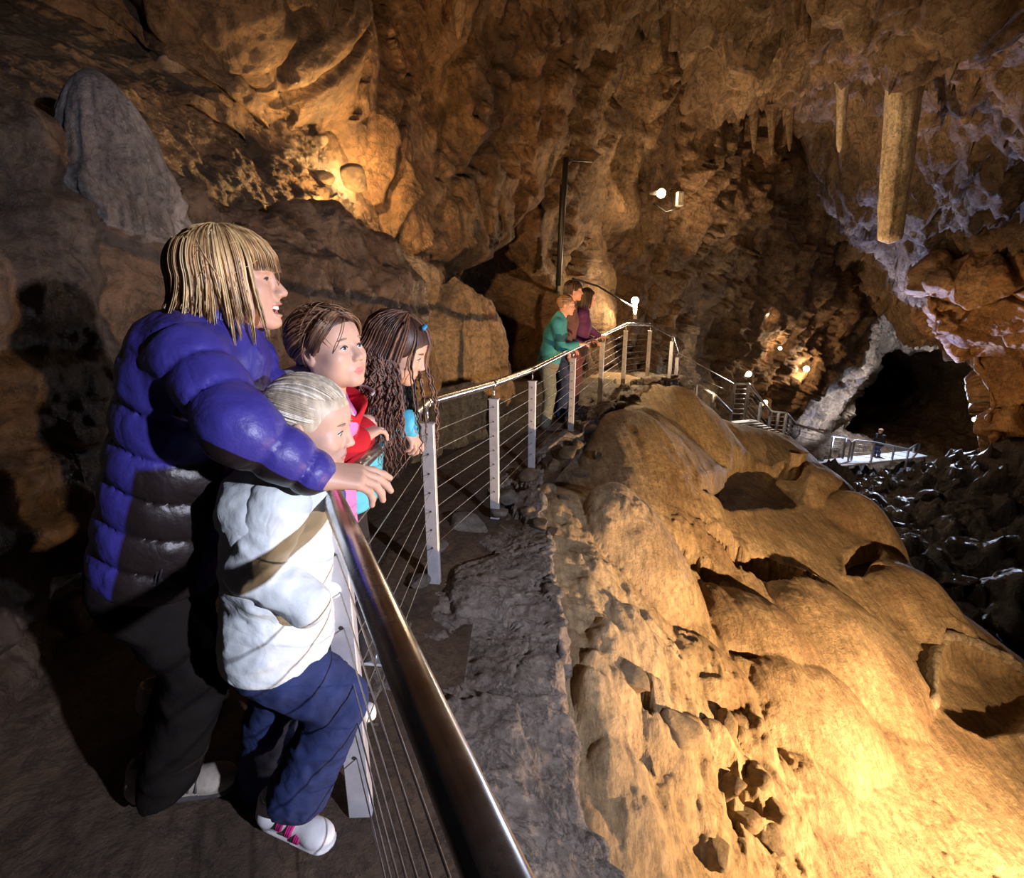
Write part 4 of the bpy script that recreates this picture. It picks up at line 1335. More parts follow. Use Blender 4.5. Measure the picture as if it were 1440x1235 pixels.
def locks(name, root, paths, width, mats, extra=None, sides=3, seed=0, pick=None):
    """hair: many tapered strands in one part"""
    rg = np.random.default_rng(seed)
    V, F, m, n = [], [], [], 0
    for k, P in enumerate(paths):
        P = np.asarray(P, float)
        t = np.linspace(0, 1, len(P))
        w = width * rg.uniform(.6, 1.3) * np.clip(np.minimum(1, (1 - t) * 3.0 + .12), 0, 1) * np.minimum(1, t * 6 + .45)
        v, f = strand_np(P, w, sides)
        V.append(v); F.append(f + n); n += len(v)
        m.append(np.full(len(f), pick(k) if pick else rg.choice(len(mats))))
    if extra is not None:
        V.append(extra[0]); F.append(extra[1] + n); m.append(np.full(len(extra[1]), len(mats) - 1))
    return obj(name, mesh_np(name, np.concatenate(V), np.concatenate(F), mats, np.concatenate(m)), root)

def shoe(root, heel, yaw, L, mats, strap=False, vox=0.006, lift=0.0, name='shoe'):
    """heel on the ground, pointing along yaw; mats: upper, sole, strap"""
    S = Solid(vox)
    k = L / .28
    S.cone((.045 * k, 0, .045 * k), (.20 * k, 0, .036 * k), .042 * k, .038 * k, .03, squash=(np.array([0, 1., 0]), .95))
    S.cone((.035 * k, 0, .05 * k), (.045 * k, 0, .105 * k), .040 * k, .040 * k, .03)
    S.ell((.225 * k, 0, .035 * k), (.055 * k, .045 * k, .034 * k), .02)
    S.cone((.042 * k, 0, .013 * k), (.236 * k, 0, .013 * k), .043 * k, .046 * k, .004, squash=(np.array([0, 0, 1.]), .30))
    S.ell((.05 * k, 0, .125 * k), (.030 * k, .028 * k, .04 * k), .006, cut=True)
    V, F = S.mesh()
    V = smooth_vf(V, F, 1)
    c = V[F].mean(1)
    mi = np.where(c[:, 2] < .022 * k, 1, 0)
    if lift: V = V @ head_rot(0, lift).T
    B = rotz(yaw)
    T = lambda q: np.asarray(heel) + np.asarray(q) @ B.T
    o = obj(name, mesh_np(name, T(V), F, mats[:2], mi), root)
    t = np.linspace(-1, 1, 11)
    rows = [(.125, .084), (.160, .074), (.192, .062)] if strap else [(.105, .088), (.125, .084), (.145, .079), (.165, .074), (.185, .069)]
    for (x, z) in rows:
        P = np.stack([x * k + 0 * t + (.02 * k if strap else .006 * k) * t * (1 if strap else 0), .044 * k * t, (z + .006) * k - .040 * k * np.abs(t) ** 2.2], 1)
        if lift: P = P @ head_rot(0, lift).T
        b = MB()
        if strap:
            for dx in (-.007, 0, .007):
                b.tube(T(P + np.array([dx * k, 0, 0])), .0058 * k, 6)
        else:
            b.tube(T(P), .0035 * k, 6)
        b.build('strap' if strap else 'lace', mats[2], o, True)
    return o

def fold(P, sc=9, amp=.006, d=(1, 1, .6), seed=0):
    return amp * (ridged(P * sc * np.array(d) + seed, 3) - .35)

def cloth_mat(name, col, rough=.75, bump=.25, sc=60, sheen=.0, var=.12, spec=.3):
    t = NT(name)
    co = t.coord('Object')
    c = t.mix(1.0, col, t.ramp(t.noise(co, 16, 4, .6), [(.3, 1 - var), (.7, 1 + var)]), 'MULTIPLY')
    t.set(Base_Color=c, Roughness=rough)
    t.b.inputs['Specular IOR Level'].default_value = spec
    wr = t.noise(co, 8, 3, .5, dist=.5)
    wr2 = t.ramp(t.math('ABSOLUTE', t.math('SUBTRACT', wr, .5)), [(0.0, 0.0), (.22, 1.0)])
    b1 = t.bump(wr2, .35, .008)
    t.set(Normal=t.bump(t.noise(co, sc * 3, 5, .6), bump, .003, b1))
    return t.m

M['skin'] = None
def skin_mat(name, col, sub=.12):
    t = NT(name)
    co = t.coord('Object')
    n = t.noise(co, 9, 5, .6)
    c = t.mix(1.0, col, t.ramp(n, [(.3, (.92, .86, .84)), (.7, (1.06, 1.06, 1.06))]), 'MULTIPLY')
    t.set(Base_Color=c, Roughness=.48, Normal=t.bump(t.noise(co, 260, 4, .6), .12, .002))
    t.b.inputs['Subsurface Weight'].default_value = sub
    t.b.inputs['Subsurface Radius'].default_value = (.010, .004, .002)
    t.b.inputs['Subsurface Scale'].default_value = .5
    t.b.inputs['Specular IOR Level'].default_value = .4
    return t.m

def hair_mat(name, col, rough=.5):
    t = NT(name)
    co = t.coord('Object')
    n = t.noise(co, 60, 3, .6, mapscale=(1, 1, .12))
    c = t.mix(1.0, col, t.ramp(n, [(.3, .55), (.7, 1.35)]), 'MULTIPLY')
    t.set(Base_Color=c, Roughness=rough, Normal=t.bump(t.noise(co, 420, 3, .5, mapscale=(1, 1, .06)), .4, .002))
    t.b.inputs['Specular IOR Level'].default_value = .6
    return t.m

M['skin'] = skin_mat('skin', (.56, .345, .25))
M['skin_child'] = skin_mat('skin_child', (.60, .385, .29))
M['lips'] = skin_mat('lips', (.50, .20, .17))
M['lips_child'] = skin_mat('lips_child', (.55, .22, .20))
M['eyewhite'] = plain('eye_white', (.75, .73, .72), .2, var=.03)
M['iris'] = plain('iris_blue_grey', (.09, .11, .14), .15, var=.1)
M['black'] = plain('black', (.006, .006, .006), .4, var=.1)
M['lash'] = plain('lash', (.03, .02, .015), .6)
M['mouth'] = plain('mouth_inside', (.12, .02, .02), .5)
M['teeth'] = plain('teeth', (.80, .76, .68), .25, var=.04)
M['brow'] = plain('brow', (.16, .09, .05), .7)
M['brow_light'] = plain('brow_light', (.30, .20, .12), .7)
FACE = dict(eyewhite=M['eyewhite'], iris=M['iris'], brow=M['brow'], teeth=M['teeth'])

def ellip_dir(d, c=(-.012, 0, .032), r=(.1035, .0785, .0875), grow=1.05):
    """point on the scalp in a direction"""
    d = nrm(d); c = np.array(c); r = np.array(r)
    return c + d / np.linalg.norm(d / (r * grow))

def slerp_path(d0, d1, n, g0=1.03, g1=1.05, bulge=.03):
    d0 = nrm(d0); d1 = nrm(d1)
    w_ = math.acos(np.clip(d0 @ d1, -1, 1)) + 1e-6
    out = []
    for t in np.linspace(0, 1, n):
        d = (math.sin((1 - t) * w_) * d0 + math.sin(t * w_) * d1) / math.sin(w_)
        out.append(ellip_dir(d, grow=g0 + (g1 - g0) * t + bulge * math.sin(math.pi * t)))
    return np.array(out)
# ================================================================== railings, walkways and lamps
def metal(name, col, rough, streak=0.0):
    t = NT(name)
    co = t.coord('Object')
    n = t.noise(co, 30, 5, .6)
    t.set(Base_Color=t.mix(1.0, col, t.ramp(n, [(.3, .85), (.7, 1.08)]), 'MULTIPLY'), Metallic=1.0, Roughness=t.ramp(t.noise(co, 12, 5, .7), [(.3, rough * .8), (.7, rough * 1.3)]))
    return t.m
M['steel'] = metal('brushed_steel', (.62, .61, .62), .24)
M['cable'] = metal('steel_cable', (.42, .40, .38), .35)
M['post'] = plain('galvanised_post', (.50, .49, .52), .5, .35, .1, 60, .12)
M['post_dark'] = plain('dark_bolt', (.06, .055, .05), .5, .5)
M['stair_metal'] = plain('grey_stair_metal', (.38, .38, .40), .4, .6, var=.1)
M['deck'] = plain('pale_concrete_deck', (.55, .55, .56), .8, 0, .3, 30, .15)

def corner_path(P, r=0.05, n=5):
    """polyline with rounded corners"""
    P = [np.asarray(q, float) for q in P]
    out = [P[0]]
    for k in range(1, len(P) - 1):
        a = nrm(P[k - 1] - P[k]); b = nrm(P[k + 1] - P[k])
        rr = min(r, .4 * np.linalg.norm(P[k - 1] - P[k]), .4 * np.linalg.norm(P[k + 1] - P[k]))
        p0 = P[k] + a * rr; p2 = P[k] + b * rr
        for t in np.linspace(0, 1, n):
            out.append((1 - t) ** 2 * p0 + 2 * t * (1 - t) * P[k] + t ** 2 * p2)
    out.append(P[-1])
    return np.array(out)

def nrm(v):
    v = np.asarray(v, float)
    return v / (np.linalg.norm(v) + 1e-12)

NEAR = np.array([1.26, -2.2, 1.0])
rail_pts = [NEAR] + RAIL
rail_root = empty('railing', (RAIL[0][0], RAIL[0][1], 0))
tag(rail_root, 'brushed steel tube handrail on flat posts with thin cables beside the path', 'railing')
rail_root.location = (0, 0, 0)
hr = MB().tube(corner_path(rail_pts, .035), .0265, 22).build('handrail', M['steel'], rail_root, True)
for q in RAIL[1:9]:
    k = [i for i in range(len(rail_pts)) if rail_pts[i] is q][0]
    MB().tube([q + nrm(rail_pts[k - 1] - q) * .035, q + nrm(rail_pts[k - 1] - q) * .012, q + nrm(rail_pts[k + 1] - q) * .012, q + nrm(rail_pts[k + 1] - q) * .035], .0285, 20).build('sleeve', M['steel'], hr, True)
HOLES_Z = [.83, .72, .61, .50, .39, .28, .17]
post_spots = []
hidden = NEAR + (RAIL[0] - NEAR) * 0.42
for k, q in enumerate([np.array(hidden)] + RAIL):
    nb = rail_pts[k + 1] if k + 1 < len(rail_pts) else rail_pts[-1]
    a_ = rail_pts[max(k - 1, 0)]; b_ = rail_pts[min(k + 1, len(rail_pts) - 1)]
    if k == 0: a_, b_ = NEAR, RAIL[0]
    d = nrm((b_ - a_)[:2])
    if k == 1: d = nrm(d + np.array([0.3, 0.0]))
    yaw = math.atan2(d[1], d[0])
    z0 = q[2] - RAIL_H - .06
    h = (q[2] - .115) - z0
    p = MB().box((q[0], q[1], z0 + h / 2), (.034, .070, h), rotz(yaw), bev=.003).build('post', M['post'], rail_root)
    MB().box((q[0], q[1], q[2] - .112), (.046, .082, .007), rotz(yaw), bev=.0015).build('cap', M['post'], p)
    MB().tube([(q[0], q[1], q[2] - .115), (q[0], q[1], q[2] - .02)], .0075, 10).build('stem', M['steel'], p, True)
    if k > 0 and k < 9:
        for hz in HOLES_Z:
            c = np.array([q[0], q[1], q[2] - RAIL_H + hz])
            dd = np.array([d[0], d[1], 0]) * .0185
            MB().tube([c - dd, c + dd], .0065, 8).build('cable_eye', M['post_dark'], p)
    post_spots.append((q, d))
for hz in HOLES_Z:
    P = [np.array([NEAR[0], NEAR[1], hz])] + [np.array([q[0], q[1], q[2] - RAIL_H + hz]) for q in RAIL]
    MB().tube(P, .0021, 6).build('cable', M['cable'], rail_root, True)

# ---- stairs and gallery going down to the far passage
def small_rail(name, label, pts, r, post_h, posts, cables=5, group=None, mat=None, deck=None):
    root = empty(name)
    tag(root, label, 'railing', group)
    pts = [np.asarray(p, float) for p in pts]
    MB().tube(corner_path(pts, .08, 3), r, 8).build('handrail', mat or M['stair_metal'], root, True)
    for p in posts:
        MB().box((p[0], p[1], p[2] - post_h / 2), (r * 1.6, r * 2.4, post_h), bev=r * .2).build('post', mat or M['stair_metal'], root)
    for k in range(cables):
        dz = np.array([0, 0, -post_h * (k + 1) / (cables + 1.2)])
        MB().tube([p + dz for p in pts], r * .22, 5).build('cable', M['cable'], root, True)
    return root

small_rail('stair_railing', 'short dark handrail going down behind the crest of the mound', [pt(965, 532, 11.6), pt(980, 541, 11.7), pt(1003, 553, 12.0), pt(1028, 579, 12.4)], .03, .8, [pt(980, 541, 11.7), pt(1003, 553, 12.0), pt(1028, 579, 12.4)], 0)
sr = [RAIL[-1], pt(1033, 540, 13.6)]
small_rail('rope_line', 'thin cable rail slanting down from the end of the path railing', sr, .012, .9, [], 2)
small_rail('landing_railing', 'bright double post landing railing halfway down the far stairs', [pt(1033, 540, 13.6), pt(1053, 540, 13.5), pt(1084, 579, 15.2), pt(1106, 581, 15.2), pt(1119, 596, 16.5)], .038, 1.0,
           [pt(1033, 540, 13.6), pt(1053, 540, 13.5), pt(1070, 566, 14.6), pt(1084, 579, 15.2), pt(1095, 580, 15.2), pt(1106, 581, 15.2), pt(1112, 588, 15.9)], 6)
small_rail('gallery_railing', 'long curved railing from the stairs along to the far bridge', [pt(1119, 596, 16.5), pt(1145, 605, 19.0), pt(1172, 614, 22.0), pt(1190, 616, 23.2)], .035, 1.05, [pt(1172, 614, 22.0), pt(1190, 616, 23.2)], 4)
br = [pt(1190, 615, 23.3), pt(1197, 623, 23.4), pt(1202, 619, 23.5), pt(1230, 622, 23.6), pt(1258, 628, 23.8), pt(1278, 632, 24.0), pt(1286, 627, 25.0), pt(1294, 622, 26.0)]
small_rail('bridge_railing', 'pale railing of the small bridge in front of the dark passage', br, .04, 1.05, br, 4)
# treads of the far stairs
for k in range(9):
    f = k / 8
    c = pt(1044, 596, 13.5) * (1 - f) + pt(1092, 618, 15.4) * f
    o = MB().box(c + np.array([0.1, 0.2, 0]), (.9, .26, .05), rotz(.3), bev=.008).build('stair_tread', M['deck'])
    tag(o, 'pale step of the far stairs, %s from the top' % ['first', 'second', 'third', 'fourth', 'fifth', 'sixth', 'seventh', 'eighth', 'ninth'][k], 'step', 'steps of the far stairs')
# bridge deck
a, b = pt(1160, 641, 22.6), pt(1292, 656, 24.4)
o = MB().box((a + b) / 2 + np.array([0, .45, -.05]), (np.linalg.norm(b - a) + .4, 1.0, .10), rotz(math.atan2(b[1] - a[1], b[0] - a[0])), bev=.02).build('bridge_deck', M['deck'])
tag(o, 'pale lit walkway slab of the bridge before the far passage', 'bridge')

# ---- lamps
def glow(name, col, strength):
    t = NT(name)
    t.set(Base_Color=(.8, .8, .8), Roughness=.3)
    t.b.inputs['Emission Color'].default_value = (*col, 1)
    t.b.inputs['Emission Strength'].default_value = strength
    return t.m
M['bulb_warm'] = glow('lit_warm_glass', (1.0, .78, .45), 30)
M['bulb_white'] = glow('lit_white_glass', (1.0, .96, .88), 25)
M['lamp_grey'] = plain('lamp_housing', (.55, .53, .5), .5)
M['pipe'] = plain('black_pipe', (.012, .012, .013), .45)

def bulb_lamp(px, py, Y, r, mat, power, col, label, arm=(0, .25, .05), group='small cave lamps'):
    c = pt(px, py, Y)
    root = empty('wall_lamp', (0, 0, 0))
    tag(root, label, 'lamp', group)
    V, F = sphere_np0(c, r)
    MB().add(V, F).build('bulb', mat, root, True)
    e = c + np.array(arm)
    MB().tube([c + (e - c) * (r / np.linalg.norm(e - c)) * .8, e], r * .55, 10).build('holder', M['lamp_grey'], root, True)
    light('lamp_light', 'POINT', c + np.array([0, -r * 1.6, -r * .6]), power, col, radius=r * .6)
    return root

def sphere_np0(c, r, nu=14, nv=10):
    u = np.linspace(0, 2 * np.pi, nu + 1); v = np.linspace(0, np.pi, nv)
    U, Vv = np.meshgrid(u, v, indexing='ij')
    P = np.stack([np.sin(Vv) * np.cos(U), np.sin(Vv) * np.sin(U), np.cos(Vv)], -1) * r + c
    return P.reshape(-1, 3), grid_faces(nu + 1, nv)

bulb_lamp(930, 272, 10.6, .085, M['bulb_warm'], 70, WARM, 'bright warm bulb on the wall left of the grey floodlight', (-.1, .4, .1))
bulb_lamp(893, 423, 10.3, .075, M['bulb_white'], 210, (1, .74, .45), 'white lamp on a short post at the turn of the railing', (0.03, .05, -.35))
bulb_lamp(1077, 441, 17.5, .07, M['bulb_warm'], 130, WARM, 'warm wall lamp highest of the lamps on the far wall')
bulb_lamp(1097, 490, 18.5, .06, M['bulb_warm'], 70, WARM, 'small warm wall lamp between two others on the far wall')
bulb_lamp(1134, 519, 20.0, .11, M['bulb_warm'], 190, WARM, 'bright star like warm lamp lowest right on the far wall')
bulb_lamp(1053, 526, 14.4, .075, M['bulb_white'], 130, (1, .92, .8), 'white lamp above the landing railing of the stairs', (0, .3, -.1))
bulb_lamp(1076, 566, 14.9, .07, M['bulb_warm'], 40, (1, .85, .6), 'warm lamp on the handrail below the landing', (0, .2, -.15))
light('bridge_fill', 'SPOT', (18.6, 24.6, -2.2), 1500, (0.66, 0.76, 1.0), aim=(18.6, 24.2, -6), radius=0.08, spot=100, blend=0.6)  # added cool spot above the bridge to whiten its deck, no lamp body
bulb_lamp(1371, 590, 21.0, .10, M['bulb_warm'], 60, WARM, 'dim yellow lamp at the right edge of the dark passage', (.3, .2, 0))

# grey floodlight beside the bright bulb
c = pt(956, 280, 10.2)
root = empty('floodlight'); tag(root, 'grey box floodlight on a bracket high on the wall', 'lamp')
MB().box(c, (.12, .10, .25), rotz(.3), bev=.012).build('housing', M['lamp_grey'], root)
MB().box(c + np.array([-.01, -.055, .02]), (.09, .012, .15), rotz(.3), bev=.004).build('glass', plain('floodlight_glass', (.85, .75, .55), .2), root)
MB().tube([c + np.array([0, .03, -.16]), c + np.array([-.15, .3, -.18]), c + np.array([-.3, .7, .05])], .015, 8).build('bracket', M['pipe'], root, True)

# black pipe standing against the wall behind the far group, and its bracket
root = empty('black_pipe'); tag(root, 'tall black pipe fixed upright to the wall behind the far group', 'pipe')
MB().tube([pt(796, 222, 8.6), pt(791, 300, 8.6), pt(785, 402, 8.6)], .045, 12).build('pipe', M['pipe'], root, True)
MB().tube([pt(789, 260, 8.62), pt(783, 410, 8.62)], .018, 8).build('cable', M['pipe'], root, True)
MB().tube([pt(795, 226, 8.6), pt(815, 226, 8.65), pt(832, 228, 9.0)], .014, 8).build('bracket', M['pipe'], root, True)
root = MB().tube([pt(805, 392, 9.0), pt(840, 402, 9.4), pt(870, 420, 9.8), pt(890, 432, 10.2)], .018, 8).build('power_cable', M['pipe'], None, True)
tag(root, 'dark power cable slung from the black pipe to the post lamp', 'cable')
# ================================================================== visitors at the near corner of the railing
M['down_blue'] = cloth_mat('blue_down_nylon', (.042, .034, .23), .42, .35, 38, 0.0, .12, .5)
M['down_brown'] = cloth_mat('brown_down_nylon', (.016, .010, .010), .5, .35, 38, 0.0, .15, .4)
def two_tone(name, a, b):
    """blue cloth with sewn-in brown side panels: the panel outline is carried by the mesh"""
    m = cloth_mat(name, a, .42, .35, 38, 0.0, .12, .5)
    t = NT.__new__(NT); t.m = m; t.t = m.node_tree; t.b = t.t.nodes['Principled BSDF']
    at = t.n('ShaderNodeAttribute', attribute_name='panel')
    f = t.ramp(t.math('ADD', t.math('MULTIPLY', at.outputs['Fac'], 40.0), 0.5), [(0.0, 0.0), (1.0, 1.0)])
    t.set(Base_Color=t.mix(f, t.b.inputs['Base Color'].links[0].from_socket, b))
    return m
M['down_two'] = two_tone('blue_and_brown_down', (.042, .034, .23), (.016, .010, .010))
M['dark_cord'] = cloth_mat('dark_trousers', (.010, .0075, .007), .9, .3, 90, 0.0, .12, .1)
M['white_down'] = cloth_mat('white_jacket', (.66, .72, .74), .6, .3, 30, 0.0, .05)
M['denim'] = cloth_mat('blue_denim', (.018, .030, .105), .85, .4, 160, 0.0, .35)
M['pink'] = cloth_mat('pink_jacket', (.72, .22, .52), .65, .3, 40)
M['red'] = cloth_mat('red_fleece', (.50, .012, .022), .85, .4, 120, 0.0)
M['sky'] = cloth_mat('light_blue_jacket', (.10, .48, .66), .65, .25, 40)
M['grey_panel'] = cloth_mat('pale_grey_panel', (.42, .40, .44), .7)
M['dark_cloth'] = cloth_mat('black_cloth', (.018, .016, .018), .8)
M['lining'] = cloth_mat('dark_lining', (.03, .025, .05), .8)
M['hike'] = plain('worn_beige_leather', (.30, .26, .22), .7, 0, .5, 60, .3)
M['sole'] = plain('dark_rubber', (.05, .045, .045), .7)
M['sole_white'] = plain('white_rubber', (.66, .64, .64), .6)
M['shoe_white'] = plain('white_trainer', (.66, .66, .68), .5, 0, .2, 60, .08)
M['strap_pink'] = plain('magenta_strap', (.55, .03, .20), .55)
M['silver'] = plain('silver_shoe', (.55, .53, .55), .3, .6, .5, 90, .3)
M['hair_b1'] = hair_mat('blonde_hair', (.36, .20, .075)); M['hair_b2'] = hair_mat('blonde_hair_light', (.58, .40, .19)); M['hair_b3'] = hair_mat('blonde_hair_dark', (.13, .065, .028))
M['hair_p1'] = hair_mat('pale_blonde_hair', (.52, .43, .31)); M['hair_p2'] = hair_mat('pale_blonde_light', (.78, .72, .60)); M['hair_p3'] = hair_mat('pale_blonde_dark', (.42, .33, .22))
M['hair_n1'] = hair_mat('brown_hair', (.17, .085, .042)); M['hair_n2'] = hair_mat('brown_hair_light', (.30, .17, .09)); M['hair_n3'] = hair_mat('brown_hair_dark', (.06, .03, .018))
M['hair_d1'] = hair_mat('chestnut_hair', (.12, .050, .028)); M['hair_d2'] = hair_mat('chestnut_light', (.20, .095, .055)); M['hair_d3'] = hair_mat('chestnut_dark', (.045, .02, .013))
M['scrunchie'] = plain('purple_hair_tie', (.10, .07, .30), .7)
M['tie_pink'] = plain('pink_hair_tie', (.75, .12, .25), .6)
M['clip_blue'] = plain('blue_hair_clip', (.02, .22, .50), .35)

def quilt(L, seg, amp, ph=0.0):
    def f(P, h, d):
        u = np.abs(np.sin(np.pi * (h * L / seg + ph)))
        return amp * 1.6 * (u ** .38 - .68) + .0045 * (1 - u) * ridged(P * 48, 2) + .004 * fbm(P * 14, 2)
    return f

def dist(a, b): return float(np.linalg.norm(np.asarray(a) - np.asarray(b)))

def hair_shell(org, rot, sc, build, vox=.006):
    S = Solid(vox / sc); S.sym = True
    build(S)
    V, F = S.mesh()
    V = smooth_vf(V, F, 1)
    return org + (V * sc) @ rot.T, F

def falling(phi, th0, zend, g=1.10, flare=0.0, n=16, wave=0.0, ph=0.0, to=None, inward=0.0):
    """strand over the scalp and then straight down to height zend (head space)"""
    out = []
    thm = R(96)
    th = np.linspace(th0, thm, n // 2)
    phi0 = phi
    for a in th:
        if to is not None: phi = phi0 + (to - phi0) * .28 * (a / thm) ** 2
        d = (math.sin(a) * math.cos(phi), math.sin(a) * math.sin(phi), math.cos(a))
        q = ellip_dir(d, grow=g)
        out.append(q)
        if q[2] < zend: break
    q = out[-1]
    if q[2] > zend:
        rdir = np.array([math.cos(phi), math.sin(phi), 0])
        tdir = np.array([-math.sin(phi), math.cos(phi), 0]) * (0 if to is None else (to - phi) * .05)
        for t in np.linspace(0, 1, n)[1:]:
            p = q + tdir * t + np.array([0, 0, (zend - q[2]) * t]) + rdir * (flare * t ** 1.5 - inward * t ** 2) + rdir * wave * math.sin(t * 22 + ph)
            out.append(p)
    return np.array(out)

# ------------------------------------------------------------------ woman in the blue down jacket
def woman():
    yaw = 13
    pel, chest, neck = pt(226, 795, 1.22), pt(262, 570, 1.20), pt(308, 470, 1.21)
    shR, shL = pt(252, 492, 1.05), pt(330, 492, 1.37)
    elR, wrR = pt(338, 604, .95), pt(444, 668, 1.0)
    lat = rotz(R(yaw)) @ np.array([0, 1., 0]); fwd = rotz(R(yaw)) @ np.array([1., 0, 0])
    rot = head_rot(yaw, -4, 0); sc = .95
    ho = pt(328, 398, 1.21)
    root = bpy.data.objects.new('person', None); link(root)
    V1 = person_head(root, ho, rot, sc, dict(FACE, brow=M['brow_light']), smile=True, gaze=(-16, 3), ears=False)
    # body under the clothes, hands
    hand = hand_mesh(wrR, pt(525, 672, 1.06) - wrR, (0.05, -.30, 1), 1, [(6, 12, 8), (16, 18, 14), (22, 26, 18), (28, 30, 22)], 1.04, .0032, spread=.25, thumb=(.85, .45, -.45), thumb_curl=.6)
    core = Solid(.020)
    core.cone(pel, chest, .10, .10).cone(chest, neck, .09, .055).cone(neck, ho + rot @ np.array([-.03, 0, -.08]), .05, .045).cone(chest, shR + lat * .05 + np.array([0, 0, -.02]), .055, .035).cone(shR + lat * .05 + np.array([0, 0, -.02]), elR, .035, .035).cone(elR, wrR, .038, .026)
    kn, an = pt(282, 935, 1.16), pt(232, 1100, 1.15)
    kn2, an2 = pt(270, 930, 1.42), pt(230, 1040, 1.50)
    hipR, hipL = pel + np.array([0, -.07, -.03]), pel + np.array([0, .09, -.03])
    core.cone(pel, hipR, .09, .08).cone(pel, hipL, .09, .08).cone(hipR, kn, .07, .05).cone(kn, an, .045, .03).cone(hipL, kn2, .07, .05).cone(kn2, an2, .045, .03)
    cv, cf_ = core.mesh()
    V, F, m = join([V1, (hand[0], hand[1]), (cv, cf_)])
    me = mesh_np('skin', V, F, [M['skin'], M['lips']], m)
    obj('body', me, root)
    # jacket
    J = Solid(.0075)
    top = chest * .25 + (shR + shL) * .375
    L1 = dist(pel, top)
    J.cone(pel + np.array([.01, 0, .0]), top, .158, .148, .03, squash=(lat, 1.2), mod=quilt(L1, .098, .014))
    J.cone(top, neck + np.array([0, 0, -.03]), .135, .085, .05, squash=(lat, 1.25))
    J.cone(shR + lat * .03, elR, .074, .066, .03, mod=quilt(dist(shR, elR), .085, .012))
    J.cone(elR, wrR - nrm(wrR - elR) * .015, .067, .049, .02, mod=quilt(dist(elR, wrR), .085, .010, .2))
    elL = shL + fwd * .10 + np.array([0, 0, -.26]); wrL = elL + fwd * .10 + np.array([0, 0, -.18])
    J.cone(shL, elL, .088, .074, .03, mod=quilt(.27, .082, .014)).cone(elL, wrL, .072, .055, .02)
    J.half(pel + np.array([0, 0, -.015]), (-.15, 0, -1), .02)
    ax = nrm(top - pel)
    ua = nrm(elR - shR); fa = nrm(wrR - elR)
    def slot(c, n):
        s = (c - pel) @ ax / L1
        q = c - pel - np.outer((c - pel) @ ax, ax)
        side_ = -(q @ lat) / .2
        fr = (q @ fwd) / .16
        dist_arm = np.minimum(np.linalg.norm(np.cross(c - shR, ua), axis=1), np.linalg.norm(np.cross(c - elR, fa), axis=1))
        ta = (c - shR) @ ua
        on_arm = (np.linalg.norm(np.cross(c - shR, ua), axis=1) < .112) & (ta > .02) & (ta < dist(shR, elR) + .05) | (np.linalg.norm(np.cross(c - elR, fa), axis=1) < .10) & ((c - elR) @ fa > -.03)
        panel = np.minimum.reduce([.66 + .10 * fr - s, (fr + .22) * .5, (.70 - fr) * .5, side_])
        qa = c - shR - np.outer(np.clip(ta, 0, dist(shR, elR)), ua); qf = c - elR - np.outer(np.clip((c - elR) @ fa, 0, 9), fa)
        qq = np.where(((c - elR) @ fa > 0)[:, None], qf, qa)
        qq = qq / (np.linalg.norm(qq, axis=1, keepdims=True) + 1e-9)
        under = np.minimum(qq @ nrm(np.array([-.45, -.25, -1])) - .42, (ta - .08) * 5)
        return np.where(on_arm, under, panel)
    J.disp = lambda P: .003 * fbm(P * 30, 3)
    jk = cloth_obj('jacket', J, [M['down_two']], root)
    co_ = np.empty(len(jk.data.vertices) * 3, np.float32); jk.data.vertices.foreach_get('co', co_)
    jk.data.attributes.new('panel', 'FLOAT', 'POINT').data.foreach_set('value', slot(co_.reshape(-1, 3).astype(float), None).astype(np.float32))
    # stand-up collar
    C = Solid(.007)
    up = nrm(rot @ np.array([.15, 0, 1]))
    nb = neck + np.array([.0, 0, -.045])
    C.cone(nb, nb + up * .135, .100, .088, .01, squash=(lat, 1.05))
    C.cone(nb - up * .05, nb + up * .25, .086, .076, .006, cut=True, squash=(lat, 1.05))
    C.half(nb + up * .115, up, .008)
    C.ell(nb + fwd * .11 + up * .12, (.045, .045, .10), .01, cut=True)
    cloth_obj('collar', C, [M['down_blue'], M['lining']], jk)
    # elastic cuff
    Cf = Solid(.005)
    Cf.cone(wrR - fa * .035, wrR - fa * .006, .048, .043, .004, mod=lambda P, h, d: .003 * np.sin(np.arctan2((P - wrR) @ np.cross(fa, [0, 0, 1.]), (P - wrR)[:, 2]) * 22))
    cloth_obj('cuff', Cf, [M['down_blue']], jk)
    MB().tube([pt(213, 783, 1.05), pt(222, 800, 1.045), pt(217, 822, 1.045), pt(222, 823, 1.045), pt(228, 800, 1.045)], .0022, 6).build('drawcord', M['dark_cloth'], jk, True)
    # trousers
    T = Solid(.012)
    T.cone(hipR + np.array([0, 0, .02]), kn, .112, .080, .04).cone(kn, an + np.array([0, 0, -.02]), .078, .074, .03)
    T.cone(hipL + np.array([0, 0, .02]), kn2, .112, .083, .04).cone(kn2, an2 + np.array([0, 0, -.02]), .082, .082, .03)
    T.cone(pel + np.array([0, 0, .05]), pel + np.array([0, 0, -.06]), .13, .13, .04, squash=(lat, 1.25))
    T.half(an + np.array([0, 0, -.03]), (.28, 0, -1), .006)
    T.disp = lambda P: fold(P, 7, .016, (1, 1, 1.4))
    cloth_obj('trousers', T, [M['dark_cord']], root)
    shoe(root, gp(186, 1140, 0) + np.array([-.02, .03, .004]), R(10), .30, [M['hike'], M['sole'], M['sole']])
    shoe(root, np.array([an2[0] - .06, an2[1], .004]), R(15), .29, [M['hike'], M['sole'], M['sole']])
    # fringe bob
    rg = np.random.default_rng(2)
    paths = []
    clump = np.sort(rg.uniform(-np.pi, np.pi, 64))
    cz = rg.uniform(-.140, -.085, 64)
